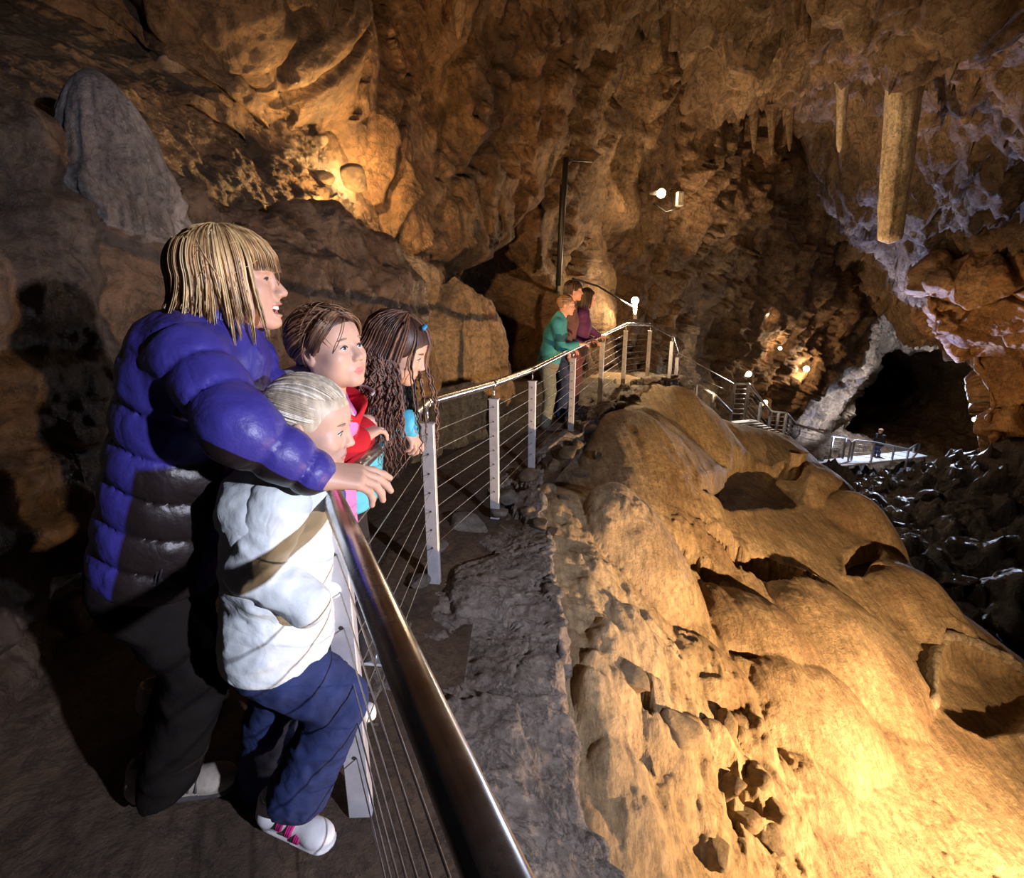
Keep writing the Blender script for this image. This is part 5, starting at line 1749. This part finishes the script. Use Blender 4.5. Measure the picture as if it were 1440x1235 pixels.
    for k in range(1350):
        phi = rg.uniform(-np.pi, np.pi); a = abs(phi)
        g = rg.uniform(1.07, 1.20)
        j = int(np.argmin(np.abs(clump - phi)))
        to = clump[j] + rg.normal() * .03; wv = rg.uniform(.0004, .0014)
        if a < .72:
            p = falling(phi, rg.uniform(.15, .5), rg.uniform(.026, .056), g + .01, rg.uniform(-.004, .006), 10, to=to)
        elif a < 1.25:
            p = falling(phi, rg.uniform(.05, .7), cz[j] + rg.uniform(-.012, .03), g, .004, 16, wv, j * 1.7, to, -.008 if j % 2 else .012)
        else:
            p = falling(phi, rg.uniform(.05, .9), cz[j] + rg.uniform(-.012, .04), g, (.025 if j % 3 else -.008) + rg.normal() * .004, 16, wv, j * 1.7, to)
        paths.append(ho + (p * sc) @ rot.T)
    for k in range(26):                                      # loose ends flicking over the collar
        phi = rg.uniform(2.0, 4.2)
        p = falling(phi, .9, rg.uniform(-.14, -.11), 1.18, rg.uniform(.03, .07), 18)
        paths.append(ho + p @ rot.T)
    fly = wisps(ho, rot, sc, 70, 5)
    def shell(S):
        S.ell((-.018, 0, .030), (.107, .086, .095), .02)
        S.ell((-.035, 0, -.045), (.082, .088, .075), .03)
        S.ell((.075, 0, -.050), (.085, .062, .083), .006, cut=True)
        S.ell((.10, 0, -.02), (.06, .09, .055), .006, cut=True)
    ex = hair_shell(ho, rot, sc, shell)
    locks('hair', root, paths, .0025, [M['hair_b1'], M['hair_b2'], M['hair_b1'], M['hair_b3']], ex, seed=1, sides=3, pick=lambda k: (0, 1, 0, 2, 1, 0, 3, 0, 1, 2)[(k * 7) % 10])
    locks('stray_hair', root, fly, .0009, [M['hair_b2'], M['hair_b1']], sides=4)
    return tag(root, 'smiling blonde woman in blue and brown down jacket leaning on the railing', 'person')

# ------------------------------------------------------------------ small girl in the white jacket
def blonde_girl():
    yaw = 2
    ho = pt(438, 598, 1.115); rot = head_rot(yaw, 12, 0); sc = .90
    fwd = rotz(R(yaw)) @ np.array([1., 0, 0]); lat = rotz(R(yaw)) @ np.array([0, 1., 0])
    neck = ho + rot @ np.array([-.05, 0, -.13])
    pel = pt(395, 905, 1.12); chest = pt(385, 735, 1.12)
    root = bpy.data.objects.new('person', None); link(root)
    V1 = person_head(root, ho, rot, sc, dict(FACE, brow=M['brow_light']), child=True, gaze=(0, 18), vox=.0033)
    sh = pt(392, 712, 1.03); el = pt(362, 800, 1.01); wr = pt(432, 850, 1.0)
    shL = pt(400, 712, 1.22)
    kn, an = pt(478, 985, 1.11), pt(420, 1112, 1.075)
    kn2, an2 = pt(382, 1010, 1.22), pt(372, 1100, 1.26)
    core = Solid(.020)
    core.cone(pel, chest, .08, .08).cone(chest, neck, .07, .045).cone(neck, ho + rot @ np.array([-.03, 0, -.06]), .042, .04).cone(chest, sh, .05, .035).cone(sh, el, .035, .03).cone(el, wr, .03, .022)
    core.cone(pel, kn, .06, .045).cone(kn, an, .04, .028).cone(pel, kn2, .06, .045).cone(kn2, an2, .04, .028)
    cv, cf_ = core.mesh()
    V, F, m = join([V1, (cv, cf_)])
    obj('body', mesh_np('skin', V, F, [M['skin_child'], M['lips_child']], m), root)
    J = Solid(.0075)
    top = chest + (neck - chest) * .45
    base = pel + np.array([-.005, 0, -.0])
    J.cone(base, top, .128, .112, .03, squash=(lat, 1.15), mod=lambda P, h, d: .014 * (np.abs(np.sin(np.pi * (h * 2.2 + .15))) ** .5 - .6))
    J.cone(top, neck + np.array([0, 0, -.01]), .11, .075, .05, squash=(lat, 1.2))
    J.half(base + np.array([0, 0, -.02]), (0, 0, -1), .025)
    J.disp = lambda P: fold(P, 9, .012, (1, 1, 1.5))
    jk = cloth_obj('jacket', J, [M['white_down']], root)
    A = Solid(.007)
    A.cone(sh, el, .066, .058, .03).cone(el, wr, .057, .048, .025)
    A.disp = lambda P: fold(P, 11, .012, (1, 1, 1.3))
    cloth_obj('sleeve', A, [M['white_down']], jk)
    A = Solid(.009)
    elL = shL + np.array([-.02, .02, -.2])
    A.cone(shL, elL, .064, .056, .03).cone(elL, elL + np.array([.14, -.03, -.02]), .055, .046, .02)
    cloth_obj('sleeve', A, [M['white_down']], jk)
    C = Solid(.006)
    up = nrm(np.array([.05, 0, 1.]))
    nb = neck + np.array([.0, 0, -.03])
    C.cone(nb, nb + up * .09, .085, .075, .01).cone(nb - up * .05, nb + up * .2, .072, .062, .006, cut=True).half(nb + up * .075, up, .01)
    cloth_obj('collar', C, [M['white_down']], jk)
    T = Solid(.008)
    T.cone(pel + np.array([0, -.05, -.0]), kn, .095, .072, .03).cone(kn, an, .072, .078, .02)
    T.cone(pel + np.array([0, .06, -.0]), kn2, .09, .070, .03).cone(kn2, an2, .070, .074, .02)
    T.half((0, 0, .085), (0.25, 0, -1), .006)
    T.disp = lambda P: fold(P, 9, .016, (1, 1, 1.2), 3)
    cloth_obj('jeans', T, [M['denim']], root)
    shoe(root, gp(388, 1155, 0) + np.array([-.035, .005, .004]), R(-20), .245, [M['shoe_white'], M['sole_white'], M['strap_pink']], strap=True, vox=.005)
    shoe(root, np.array([an2[0] - .05, an2[1] + .02, .004]), R(5), .22, [M['shoe_white'], M['sole_white'], M['strap_pink']], strap=True, vox=.007)
    # hair combed back into a tail
    rg = np.random.default_rng(3)
    tie = nrm((-1, 0, .12))
    paths = []
    for k in range(700):
        phi = rg.uniform(-2.4, 2.4)
        th = rg.uniform(.55, 1.0) if abs(phi) < .9 else rg.uniform(.5, 1.65)
        if abs(phi) < .9: th = 1.0 - .12 * rg.random()
        d = (math.sin(th) * math.cos(phi), math.sin(th) * math.sin(phi), math.cos(th))
        p = slerp_path(d, tie, 14, 1.02, 1.07, rg.uniform(.03, .07))
        p += rg.normal(size=3) * .0015
        paths.append(ho + (p * sc) @ rot.T)
    tp = ellip_dir(tie, grow=1.1)
    for k in range(40):
        o = rg.normal(size=3) * .006
        t = np.linspace(0, 1, 12)[:, None]
        p = tp + o + np.array([-.09, 0, 0]) * t + np.array([0, 0, -.13]) * t ** 2 + rg.normal(size=3) * .015 * t
        paths.append(ho + (p * sc) @ rot.T)
    def shell(S):
        S.ell((-.012, 0, .032), (.107, .082, .091), .01)
        S.ell((.096, 0, -.045), (.09, .12, .113), .006, cut=True)
        S.ell((.02, .08, -.05), (.05, .04, .05), .006, cut=True)
    locks('hair', root, paths, .0026, [M['hair_p1'], M['hair_p1'], M['hair_p2'], M['hair_p1']], hair_shell(ho, rot, sc, shell, .005), seed=4)
    t = np.linspace(0, 2 * np.pi, 14)
    for dx, mt in ((0.0, 'tie_pink'), (-.014, 'hair_p2')):
        P = tp + np.stack([0 * t + dx, .014 * np.cos(t), .014 * np.sin(t)], 1)
        MB().tube(ho + (P * sc) @ rot.T, .006, 8).build('hair_tie', M[mt], root, True)
    return tag(root, 'small pale blonde girl in white jacket and jeans peering over the railing', 'person')

# ------------------------------------------------------------------ girl in pink and red
def red_girl():
    yaw = -24
    ho = pt(464, 492, 1.42); rot = head_rot(yaw, -6, 4); sc = .98
    bf = nrm(np.array([.75, .45, 0])); lat = np.array([-bf[1], bf[0], 0])
    neck = ho + rot @ np.array([-.045, 0, -.14])
    pel = np.array([-.66, 1.50, .72]); chest = np.array([-.63, 1.49, 1.02])
    root = bpy.data.objects.new('person', None); link(root)
    V1 = person_head(root, ho, rot, sc, dict(FACE, brow=M['brow_light']), child=True, gaze=(-6, -6), vox=.0031)
    wr = pt(505, 617, 1.52); ha = pt(545, 592, 1.66)
    sh = pt(418, 590, 1.36); el = pt(455, 650, 1.38)
    shL = chest + lat * .15 + np.array([0, 0, .13]); elL = pt(500, 625, 1.62); wrL = pt(512, 600, 1.60)
    h1 = hand_mesh(wr, ha - wr, (-.15, -.35, 1), 1, [(12, 28, 22), (18, 34, 26), (22, 36, 28), (26, 38, 30)], .86, .003, thumb=(.7, .6, -.2))
    h2 = hand_mesh(wrL + np.array([0, 0.02, .015]), ha - wrL, (-.1, -.2, 1), -1, [(20, 40, 30)] * 4, .84, .0035)
    core = Solid(.020)
    core.cone(pel, chest, .08, .08).cone(chest, neck, .07, .045).cone(neck, ho + rot @ np.array([-.03, 0, -.06]), .045, .042).cone(chest, sh, .05, .035).cone(sh, el, .035, .03).cone(el, wr, .03, .023).cone(chest, shL, .05, .035).cone(shL, elL, .035, .03).cone(elL, wrL, .03, .022)
    for s in (-1, 1):
        core.cone(pel + lat * .05 * s, np.array([pel[0] + lat[0] * .07 * s, pel[1] + lat[1] * .07 * s, .38]), .06, .045).cone(np.array([pel[0] + lat[0] * .07 * s, pel[1] + lat[1] * .07 * s, .38]), np.array([pel[0] - .03 + lat[0] * .08 * s, pel[1] + lat[1] * .08 * s, .07]), .042, .03)
    cv, cf_ = core.mesh()
    V, F, m = join([V1, h1, h2, (cv, cf_)])
    obj('body', mesh_np('skin', V, F, [M['skin_child'], M['lips_child']], m), root)
    J = Solid(.008)
    top = chest + np.array([0, 0, .13])
    J.cone(pel, top, .150, .125, .03, squash=(lat, 1.2)).cone(top, neck + np.array([0, 0, -.06]), .11, .07, .05, squash=(lat, 1.25))
    J.cone(top, sh, .09, .07, .04).cone(top, shL, .09, .07, .04)
    J.half(pel + np.array([0, 0, -.06]), (0, 0, -1), .02)
    J.disp = lambda P: fold(P, 7, .007, (1, 1, .7), 5)
    def slot(c, n):
        q = c - chest
        side_ = q @ lat
        return np.where((c[:, 2] > chest[2] + .13) & (side_ < -.02) & (q @ bf < .06), 1, 0)
    jk = cloth_obj('jacket', J, [M['pink'], M['grey_panel']], root, slot)
    for (a, b, c_) in ((sh, el, wr), (shL, elL, wrL)):
        A = Solid(.007)
        A.cone(a, b, .064, .056, .03).cone(b, c_ - nrm(c_ - b) * .012, .055, .043, .02)
        A.disp = lambda P: fold(P, 10, .006, (1, 1, 1), 2)
        cloth_obj('sleeve', A, [M['red']], jk)
    # open turned-out red collar with pale piping
    up = nrm(np.array([.06, .0, 1])); nb = neck + np.array([-.01, 0, -.075])
    C = Solid(.006)
    C.cone(nb, nb + up * .135, .090, .140, .01, squash=(lat, 1.15))
    C.cone(nb - up * .02, nb + up * .17, .074, .134, .006, cut=True, squash=(lat, 1.15))
    fz = rot @ np.array([1., 0, 0])
    C.half(nb + up * .100 - fz * .02, nrm(up + fz * .25), .008)
    C.ell(nb + fz * .13 + up * .10, (.05, .05, .09), .01, cut=True)
    cl = cloth_obj('collar', C, [M['red']], jk)
    t = np.linspace(.45, 2 * np.pi - .45, 40)
    P = np.stack([nb + up * (.100 - .028 * math.cos(a)) + (fz * math.cos(a) + np.cross(up, fz) * math.sin(a) * 1.1) * .128 for a in t])
    MB().tube(P, .004, 6).build('piping', M['grey_panel'], cl, True)
    MB().tube([pt(485, 565, 1.36), pt(498, 585, 1.40), pt(500, 610, 1.42)], .004, 6).build('zip', M['grey_panel'], jk, True)
    T = Solid(.012)
    for s in (-1, 1):
        k_ = np.array([pel[0] + lat[0] * .07 * s, pel[1] + lat[1] * .07 * s, .38])
        T.cone(pel + lat * .05 * s, k_, .09, .07, .03).cone(k_, np.array([k_[0] - .02, k_[1], .06]), .068, .06, .02)
        shoe(root, np.array([k_[0] - .08, k_[1] - .03, .004]), R(25), .23, [M['shoe_white'], M['sole_white'], M['strap_pink']], vox=.008)
    T.half((0, 0, .06), (0, 0, -1), .006)
    T.disp = lambda P: fold(P, 9, .008)
    cloth_obj('trousers', T, [M['dark_cloth']], root)
    rg = np.random.default_rng(8)
    tie = nrm((-1, .1, -.45))
    paths = []
    for k in range(520):
        phi = rg.uniform(-2.7, 2.7); a = abs(phi)
        th = (.78 + .1 * rg.random()) if a < .8 else rg.uniform(.3, 1.5)
        d = (math.sin(th) * math.cos(phi), math.sin(th) * math.sin(phi), math.cos(th))
        mid = nrm((.15, math.copysign(.9, phi), .15 - .5 * rg.random()))
        if a < 1.3 and rg.random() < .75:
            s0 = nrm((math.sin(.35) * math.cos(phi * .3), .12 * rg.normal(), math.cos(.35)))
            s0 = nrm((.72 + .10 * rg.normal(), .16 * np.sign(phi) * rg.random(), .66))
            e = nrm((.10 + .25 * rg.random(), math.copysign(1, phi), -.05 - .45 * rg.random()))
            p1 = slerp_path(s0, e, 12, 1.04, 1.10, rg.uniform(.08, .16))
            p2 = slerp_path(e, tie, 8, 1.10, 1.06, .02)[1:]
            p = np.concatenate([p1, p2])
        else:
            p = slerp_path(d, tie, 14, 1.03, 1.07, rg.uniform(.05, .12))
        paths.append(ho + (p * sc) @ rot.T)
    tp = ellip_dir(tie, grow=1.12)
    for k in range(60):
        o = rg.normal(size=3) * .008; t = np.linspace(0, 1, 12)[:, None]
        p = tp + o + np.array([-.05, .0, 0]) * t + np.array([0, 0, -.14]) * t ** 1.4 + rg.normal(size=3) * .012 * t
        paths.append(ho + (p * sc) @ rot.T)
    def shell(S):
        S.ell((-.012, 0, .032), (.108, .083, .092), .01)
        S.ell((.096, 0, -.044), (.090, .12, .114), .006, cut=True)
        S.ell((.02, .08, -.05), (.055, .04, .05), .006, cut=True)
    locks('hair', root, paths, .0038, [M['hair_n1'], M['hair_n2'], M['hair_n1'], M['hair_n3']], hair_shell(ho, rot, sc, shell, .005), seed=6)
    locks('stray_hair', root, wisps(ho, rot, sc, 90, 6), .0010, [M['hair_n2'], M['hair_n1']], sides=4)
    t = np.linspace(0, 2 * np.pi, 20)
    P = tp + np.stack([0 * t - .012, (.020 + .004 * np.sin(5 * t)) * np.cos(t), (.020 + .004 * np.sin(5 * t)) * np.sin(t)], 1)
    MB().tube(ho + (P * sc) @ rot.T, .009, 8).build('hair_tie', M['scrunchie'], root, True)
    return tag(root, 'girl with tied brown hair in pink jacket with open red collar', 'person')

# ------------------------------------------------------------------ girl with long wavy hair
def long_hair_girl():
    yaw = 2
    ho = pt(560, 492, 1.76); rot = head_rot(yaw, 24, 4); sc = .98
    bf = nrm(np.array([.9, .3, 0])); lat = np.array([-bf[1], bf[0], 0])
    neck = ho + rot @ np.array([-.05, 0, -.13])
    pel = np.array([-.70, 1.93, .72]); chest = np.array([-.62, 1.90, 1.02])
    root = bpy.data.objects.new('person', None); link(root)
    V1 = person_head(root, ho, rot, sc, FACE, child=True, gaze=(0, 15), vox=.0036)
    wr = pt(568, 597, 1.80); el = pt(520, 605, 1.78); sh = chest - lat * .14 + np.array([0, 0, .12])
    shL = chest + lat * .14 + np.array([0, 0, .12]); wrL = pt(544, 600, 1.92); elL = pt(525, 600, 1.98)
    h1 = hand_mesh(wr, pt(583, 618, 1.80) - wr, (.6, -.2, .5), 1, [(10, 25, 20), (25, 35, 30), (30, 40, 30), (35, 40, 30)], .82, .003)
    h2 = hand_mesh(wrL, pt(560, 594, 1.95) - wrL, (0, -.2, 1), -1, [(20, 40, 30)] * 4, .82, .004)
    core = Solid(.020)
    core.cone(pel, chest, .08, .08).cone(chest, neck, .07, .045).cone(neck, ho + rot @ np.array([-.03, 0, -.06]), .042, .04).cone(chest, sh, .05, .035).cone(sh, el, .035, .03).cone(el, wr, .03, .023).cone(chest, shL, .05, .035).cone(shL, elL, .035, .03).cone(elL, wrL, .03, .022)
    feet = [gp(505, 940, .0), gp(490, 900, .0)]
    for s, ft in zip((-1, 1), feet):
        k_ = np.array([(pel[0] + ft[0]) / 2 + .03, (pel[1] + ft[1]) / 2, .38])
        core.cone(pel + lat * .05 * s, k_, .06, .045).cone(k_, ft + np.array([.03, 0, .08]), .042, .03)
    cv, cf_ = core.mesh()
    V, F, m = join([V1, h1, h2, (cv, cf_)])
    obj('body', mesh_np('skin', V, F, [M['skin_child'], M['lips_child']], m), root)
    J = Solid(.009)
    top = chest + np.array([.03, 0, .12])
    J.cone(pel, top, .145, .12, .03, squash=(lat, 1.2)).cone(top, neck, .11, .065, .05, squash=(lat, 1.2)).cone(top, sh, .09, .07, .04).cone(top, shL, .09, .07, .04)
    J.half(pel + np.array([0, 0, -.06]), (0, 0, -1), .02)
    J.disp = lambda P: fold(P, 7, .006, (1, 1, .7), 9)
    jk = cloth_obj('jacket', J, [M['sky']], root)
    for (a, b, c_) in ((sh, el, wr), (shL, elL, wrL)):
        A = Solid(.007)
        A.cone(a, b, .060, .052, .03).cone(b, c_ - nrm(c_ - b) * .004, .050, .040, .02)
        A.disp = lambda P: fold(P, 10, .006, (1, 1, 1), 2)
        cloth_obj('sleeve', A, [M['sky']], jk)
    Cf = Solid(.005)
    d = nrm(wr - el)
    Cf.cone(wr - d * .02, wr + d * .018, .042, .052, .004).cone(wr - d * .0, wr + d * .06, .036, .048, .004, cut=True)
    Cf.disp = lambda P: fold(P, 14, .008)
    cloth_obj('cuff', Cf, [M['sky']], jk)
    T = Solid(.012)
    for s, ft in zip((-1, 1), feet):
        k_ = np.array([(pel[0] + ft[0]) / 2 + .03, (pel[1] + ft[1]) / 2, .38])
        T.cone(pel + lat * .05 * s, k_, .085, .065, .03).cone(k_, ft + np.array([.03, 0, .07]), .064, .06, .02)
    T.half((0, 0, .07), (0, 0, -1), .006)
    T.disp = lambda P: fold(P, 9, .008, (1, 1, 1), 4)
    cloth_obj('trousers', T, [M['dark_cloth']], root)
    shoe(root, gp(496, 930, 0) + np.array([-.02, 0, .004]), R(-5), .23, [M['silver'], M['sole_white'], M['silver']], vox=.006)
    shoe(root, feet[1] + np.array([-.05, .1, .004]), R(10), .23, [M['silver'], M['sole_white'], M['silver']], vox=.008)
    rg = np.random.default_rng(12)
    paths = []
    ZW = np.array([0, 0, 1.0])
    Rl = rot.T
    for k in range(620):
        phi = rg.uniform(-np.pi, np.pi); a = abs(phi)
        if a < 1.12 and rg.random() < .95: continue
        p = falling(phi, rg.uniform(.02, .8), -.02, rg.uniform(1.08, 1.22), .01, 10)
        W = ho + (p * sc) @ rot.T
        e = W[-1]
        Ln = rg.uniform(.16, .30) if a > 1.9 else rg.uniform(.22, .40)
        t = np.linspace(0, 1, 22)[1:, None]
        ph = rg.uniform(0, 6.28); am = rg.uniform(.003, .007)
        out_ = nrm(np.array([*(rot @ np.array([math.cos(phi), math.sin(phi), 0]))[:2], 0]))
        fall = e - ZW * Ln * t + out_ * (.035 * np.sin(t * 2.2)) + np.array([.0, -.02, 0]) * t
        fall = fall + out_ * am * np.sin(t * Ln * 150 + ph) + np.cross(out_, ZW) * am * np.cos(t * Ln * 130 + ph)
        paths.append(np.concatenate([W, fall]))
    def shell(S):
        S.ell((-.012, 0, .032), (.108, .084, .093), .01)
        S.ell((.092, 0, -.055), (.078, .10, .112), .006, cut=True)
    locks('hair', root, paths, .0042, [M['hair_d1'], M['hair_d2'], M['hair_d1'], M['hair_d3']], hair_shell(ho, rot, sc, shell, .005), seed=9, sides=3)
    P = np.array([ellip_dir((.62, -.25 - .12 * t, .72 - .05 * t), grow=1.24) for t in np.linspace(-1, 1, 6)])
    MB().tube(ho + (P * sc) @ rot.T, [.004, .009, .007, .007, .009, .004], 8).build('hair_clip', M['clip_blue'], root, True)
    return tag(root, 'girl with long wavy brown hair and blue clip leaning over the railing', 'person')

woman(); blonde_girl(); red_girl(); long_hair_girl()
# ================================================================== visitors farther along the path
M['fleece'] = cloth_mat('turquoise_fleece', (.045, .26, .28), .9, .4, 70, 0.0)
M['fleece_dark'] = cloth_mat('teal_panel', (.02, .09, .12), .9, .4, 70, 0.0)
M['cargo'] = cloth_mat('grey_green_trousers', (.16, .17, .13), .9, .3, 60)
M['taupe'] = cloth_mat('taupe_jacket', (.11, .065, .055), .85, .3, 50)
M['jean_blue'] = cloth_mat('dark_blue_jeans', (.03, .05, .12), .85, .3, 80)
M['purple'] = cloth_mat('purple_jacket', (.075, .022, .085), .7, .3, 50)
M['maroon'] = cloth_mat('maroon_trousers', (.10, .045, .045), .85, .3, 60)
M['brown_shoe'] = plain('brown_leather', (.08, .05, .035), .6)
M['hair_black'] = hair_mat('black_hair', (.018, .012, .010)); M['hair_sand'] = hair_mat('sandy_hair', (.24, .14, .07))

def ik(a, b, l1, l2, bend):
    a = np.asarray(a, float); b = np.asarray(b, float)
    d = np.linalg.norm(b - a)
    if d > (l1 + l2) * .995: l1, l2 = l1 * d / (l1 + l2) * 1.01, l2 * d / (l1 + l2) * 1.01
    t = (l1 ** 2 - l2 ** 2 + d ** 2) / (2 * d)
    h = math.sqrt(max(l1 ** 2 - t ** 2, 0))
    n = nrm(b - a); q = np.asarray(bend, float); q = nrm(q - n * (q @ n))
    return a + n * t + q * h

def standing(label, base, H, yaw, lean, hyaw, hpitch, hands, cols, hair, vox=.015, hvox=.0065, part_names=('jacket', 'trousers'), features=True, hem=.50, slot=None, group=None):
    """adult standing at base (feet); hands: world targets or None"""
    base = np.asarray(base, float)
    f = rotz(R(yaw)) @ np.array([1., 0, 0]); l = rotz(R(yaw)) @ np.array([0, 1., 0]); z = np.array([0, 0, 1.])
    P = lambda s, fw=0, la=0: base + z * s * H + f * (fw + lean * max(0, s - .5) / .5) * 1.0 + l * la
    k = H / 1.7
    pel, chest, neck = P(.53), P(.72, .01), P(.835, .02)
    ho = P(.925, .06)
    rot = head_rot(hyaw, hpitch)
    root = bpy.data.objects.new('person', None); link(root)
    sc = .97 * k
    V1 = person_head(root, ho, rot, sc, FACE, vox=hvox, features=features, gaze=(0, 5))
    core = Solid(.022)
    core.cone(pel, chest, .10 * k, .10 * k).cone(chest, neck, .08 * k, .05 * k).cone(neck, ho + rot @ np.array([-.03, 0, -.08]) * sc, .048 * k, .045 * k)
    J = Solid(vox)
    top = chest * .3 + neck * .7
    lo = P(hem)
    J.cone(lo, chest, .145 * k, .14 * k, .04, squash=(l, 1.2)).cone(chest, top, .14 * k, .10 * k, .05, squash=(l, 1.25)).cone(top, neck + z * .03 * k, .085 * k, .062 * k, .04)
    parts = [V1]
    for s, h in zip((-1, 1), hands):
        sh = P(.80, .0, .165 * k * s)
        if h is None: h = P(.46, .05, .22 * k * s)
        h = np.asarray(h, float)
        el = ik(sh, h, .175 * H, .15 * H, -z * .8 - f * .4 + l * s * .5)
        J.cone(chest + z * .05, sh, .085 * k, .072 * k, .04).cone(sh, el, .066 * k, .056 * k, .03).cone(el, h - nrm(h - el) * .02, .054 * k, .042 * k, .02)
        core.cone(chest, sh, .05, .04).cone(sh, el, .04, .035).cone(el, h, .034, .025)
        parts.append(hand_mesh(h, nrm(h - el) + f * .4 - z * .1, z, -s, [(15, 30, 20)] * 4, .95 * k, .006))
    J.half(lo, -z, .02)
    J.disp = lambda Q: fold(Q, 6, .008, (1, 1, .9), H * 9)
    cloth_obj(part_names[0], J, cols['top'], root, slot)
    T = Solid(vox)
    T.cone(pel, lo, .135 * k, .14 * k, .04, squash=(l, 1.15))
    for s in (-1, 1):
        hip = P(.50, 0, .085 * k * s); kn = P(.28, .03, .10 * k * s); an = P(.05, -.01, .11 * k * s)
        T.cone(hip, kn, .10 * k, .074 * k, .03).cone(kn, an, .072 * k, .068 * k, .03)
        core.cone(pel, hip, .08, .07).cone(hip, kn, .07, .05).cone(kn, an, .045, .035)
        shoe(root, base + l * .11 * k * s - f * .06, R(yaw), .27 * k, cols['shoe'], vox=.010)
    T.half(base + z * .06, -z, .01)
    T.disp = lambda Q: fold(Q, 7, .012, (1, 1, 1.2), H * 5)
    cloth_obj(part_names[1], T, cols['bottom'], root)
    cv, cf_ = core.mesh()
    V, F, m = join(parts + [(cv, cf_)])
    obj('body', mesh_np('skin', V, F, [M['skin'], M['lips']], m), root)
    rg = np.random.default_rng(int(H * 1000))
    paths = []
    style, mats = hair
    for i in range(170):
        phi = rg.uniform(-np.pi, np.pi); a = abs(phi)
        if style == 'short': p = falling(phi, rg.uniform(.0, .9), (.055 if a < .9 else .0 if a < 1.6 else -.05) + rg.uniform(-.01, .015), rg.uniform(1.05, 1.13), .0, 10)
        elif style == 'tied':
            th = rg.uniform(.9, 1.05) if a < 1 else rg.uniform(.4, 1.6)
            p = slerp_path((math.sin(th) * math.cos(phi), math.sin(th) * math.sin(phi), math.cos(th)), (-1, 0, -.1), 10, 1.03, 1.07, .06)
        else:
            if a < .75: continue
            p = falling(phi, rg.uniform(.0, .8), -.13 + rg.uniform(-.03, .03), rg.uniform(1.06, 1.16), .012, 12)
        paths.append(ho + (p * sc) @ rot.T)
    def shell(S):
        S.ell((-.012, 0, .032), (.108, .084, .093), .01)
        S.ell((.092, 0, -.050), (.078, .10, .108), .006, cut=True)
        if style != 'long': S.ell((.03, .085, -.06), (.07, .05, .06), .006, cut=True)
    locks('hair', root, paths, .008, mats, hair_shell(ho, rot, sc, shell, .009), seed=int(H * 100))
    return tag(root, label, 'person', group)

SHOE = [M['brown_shoe'], M['sole'], M['sole']]
pz = lambda x, y: np.array([x, y, float(path_z(y))])
ra = pt(812, 489, 6.25); rb = pt(800, 494, 6.1)
def fl_slot(c, n):
    return np.where((c[:, 2] < 1.14) & (c[:, 2] > 1.06) & (c[:, 0] > .50), 1, 0)
standing('woman in turquoise fleece resting folded arms on the far railing', pz(.44, 6.12), 1.63, -8, .17, -14, 4, [pt(813, 484, 6.02), pt(800, 490, 6.2)], dict(top=[M['fleece'], M['fleece_dark']], bottom=[M['cargo']], shoe=SHOE), ('tied', [M['hair_sand'], M['hair_sand'], M['hair_n2']]), slot=fl_slot)
standing('dark haired young man in taupe jacket standing behind the turquoise woman', pz(.66, 6.62), 1.80, 5, .08, -4, 0, [None, None], dict(top=[M['taupe']], bottom=[M['jean_blue']], shoe=SHOE), ('short', [M['hair_black'], M['hair_n3']]))
standing('dark haired woman in purple jacket with hands on the far railing', pz(.88, 7.0), 1.70, -10, .10, -12, 10, [pt(842, 472, 7.3), pt(832, 478, 7.0)], dict(top=[M['purple'], M['dark_cloth']], bottom=[M['maroon']], shoe=SHOE), ('long', [M['hair_black'], M['hair_n3']]), slot=lambda c, n: np.where(c[:, 2] < .92, 1, 0), hem=.46)
b0 = pt(1231, 650, 24.3)
standing('distant person in dark clothes standing on the small bridge', b0 + np.array([0, 0, 0.02]), 1.75, 200, .0, 190, 5, [None, None], dict(top=[M['dark_cloth']], bottom=[M['jean_blue']], shoe=SHOE), ('short', [M['hair_sand'], M['hair_n2']]), vox=.022, hvox=.012, features=False)
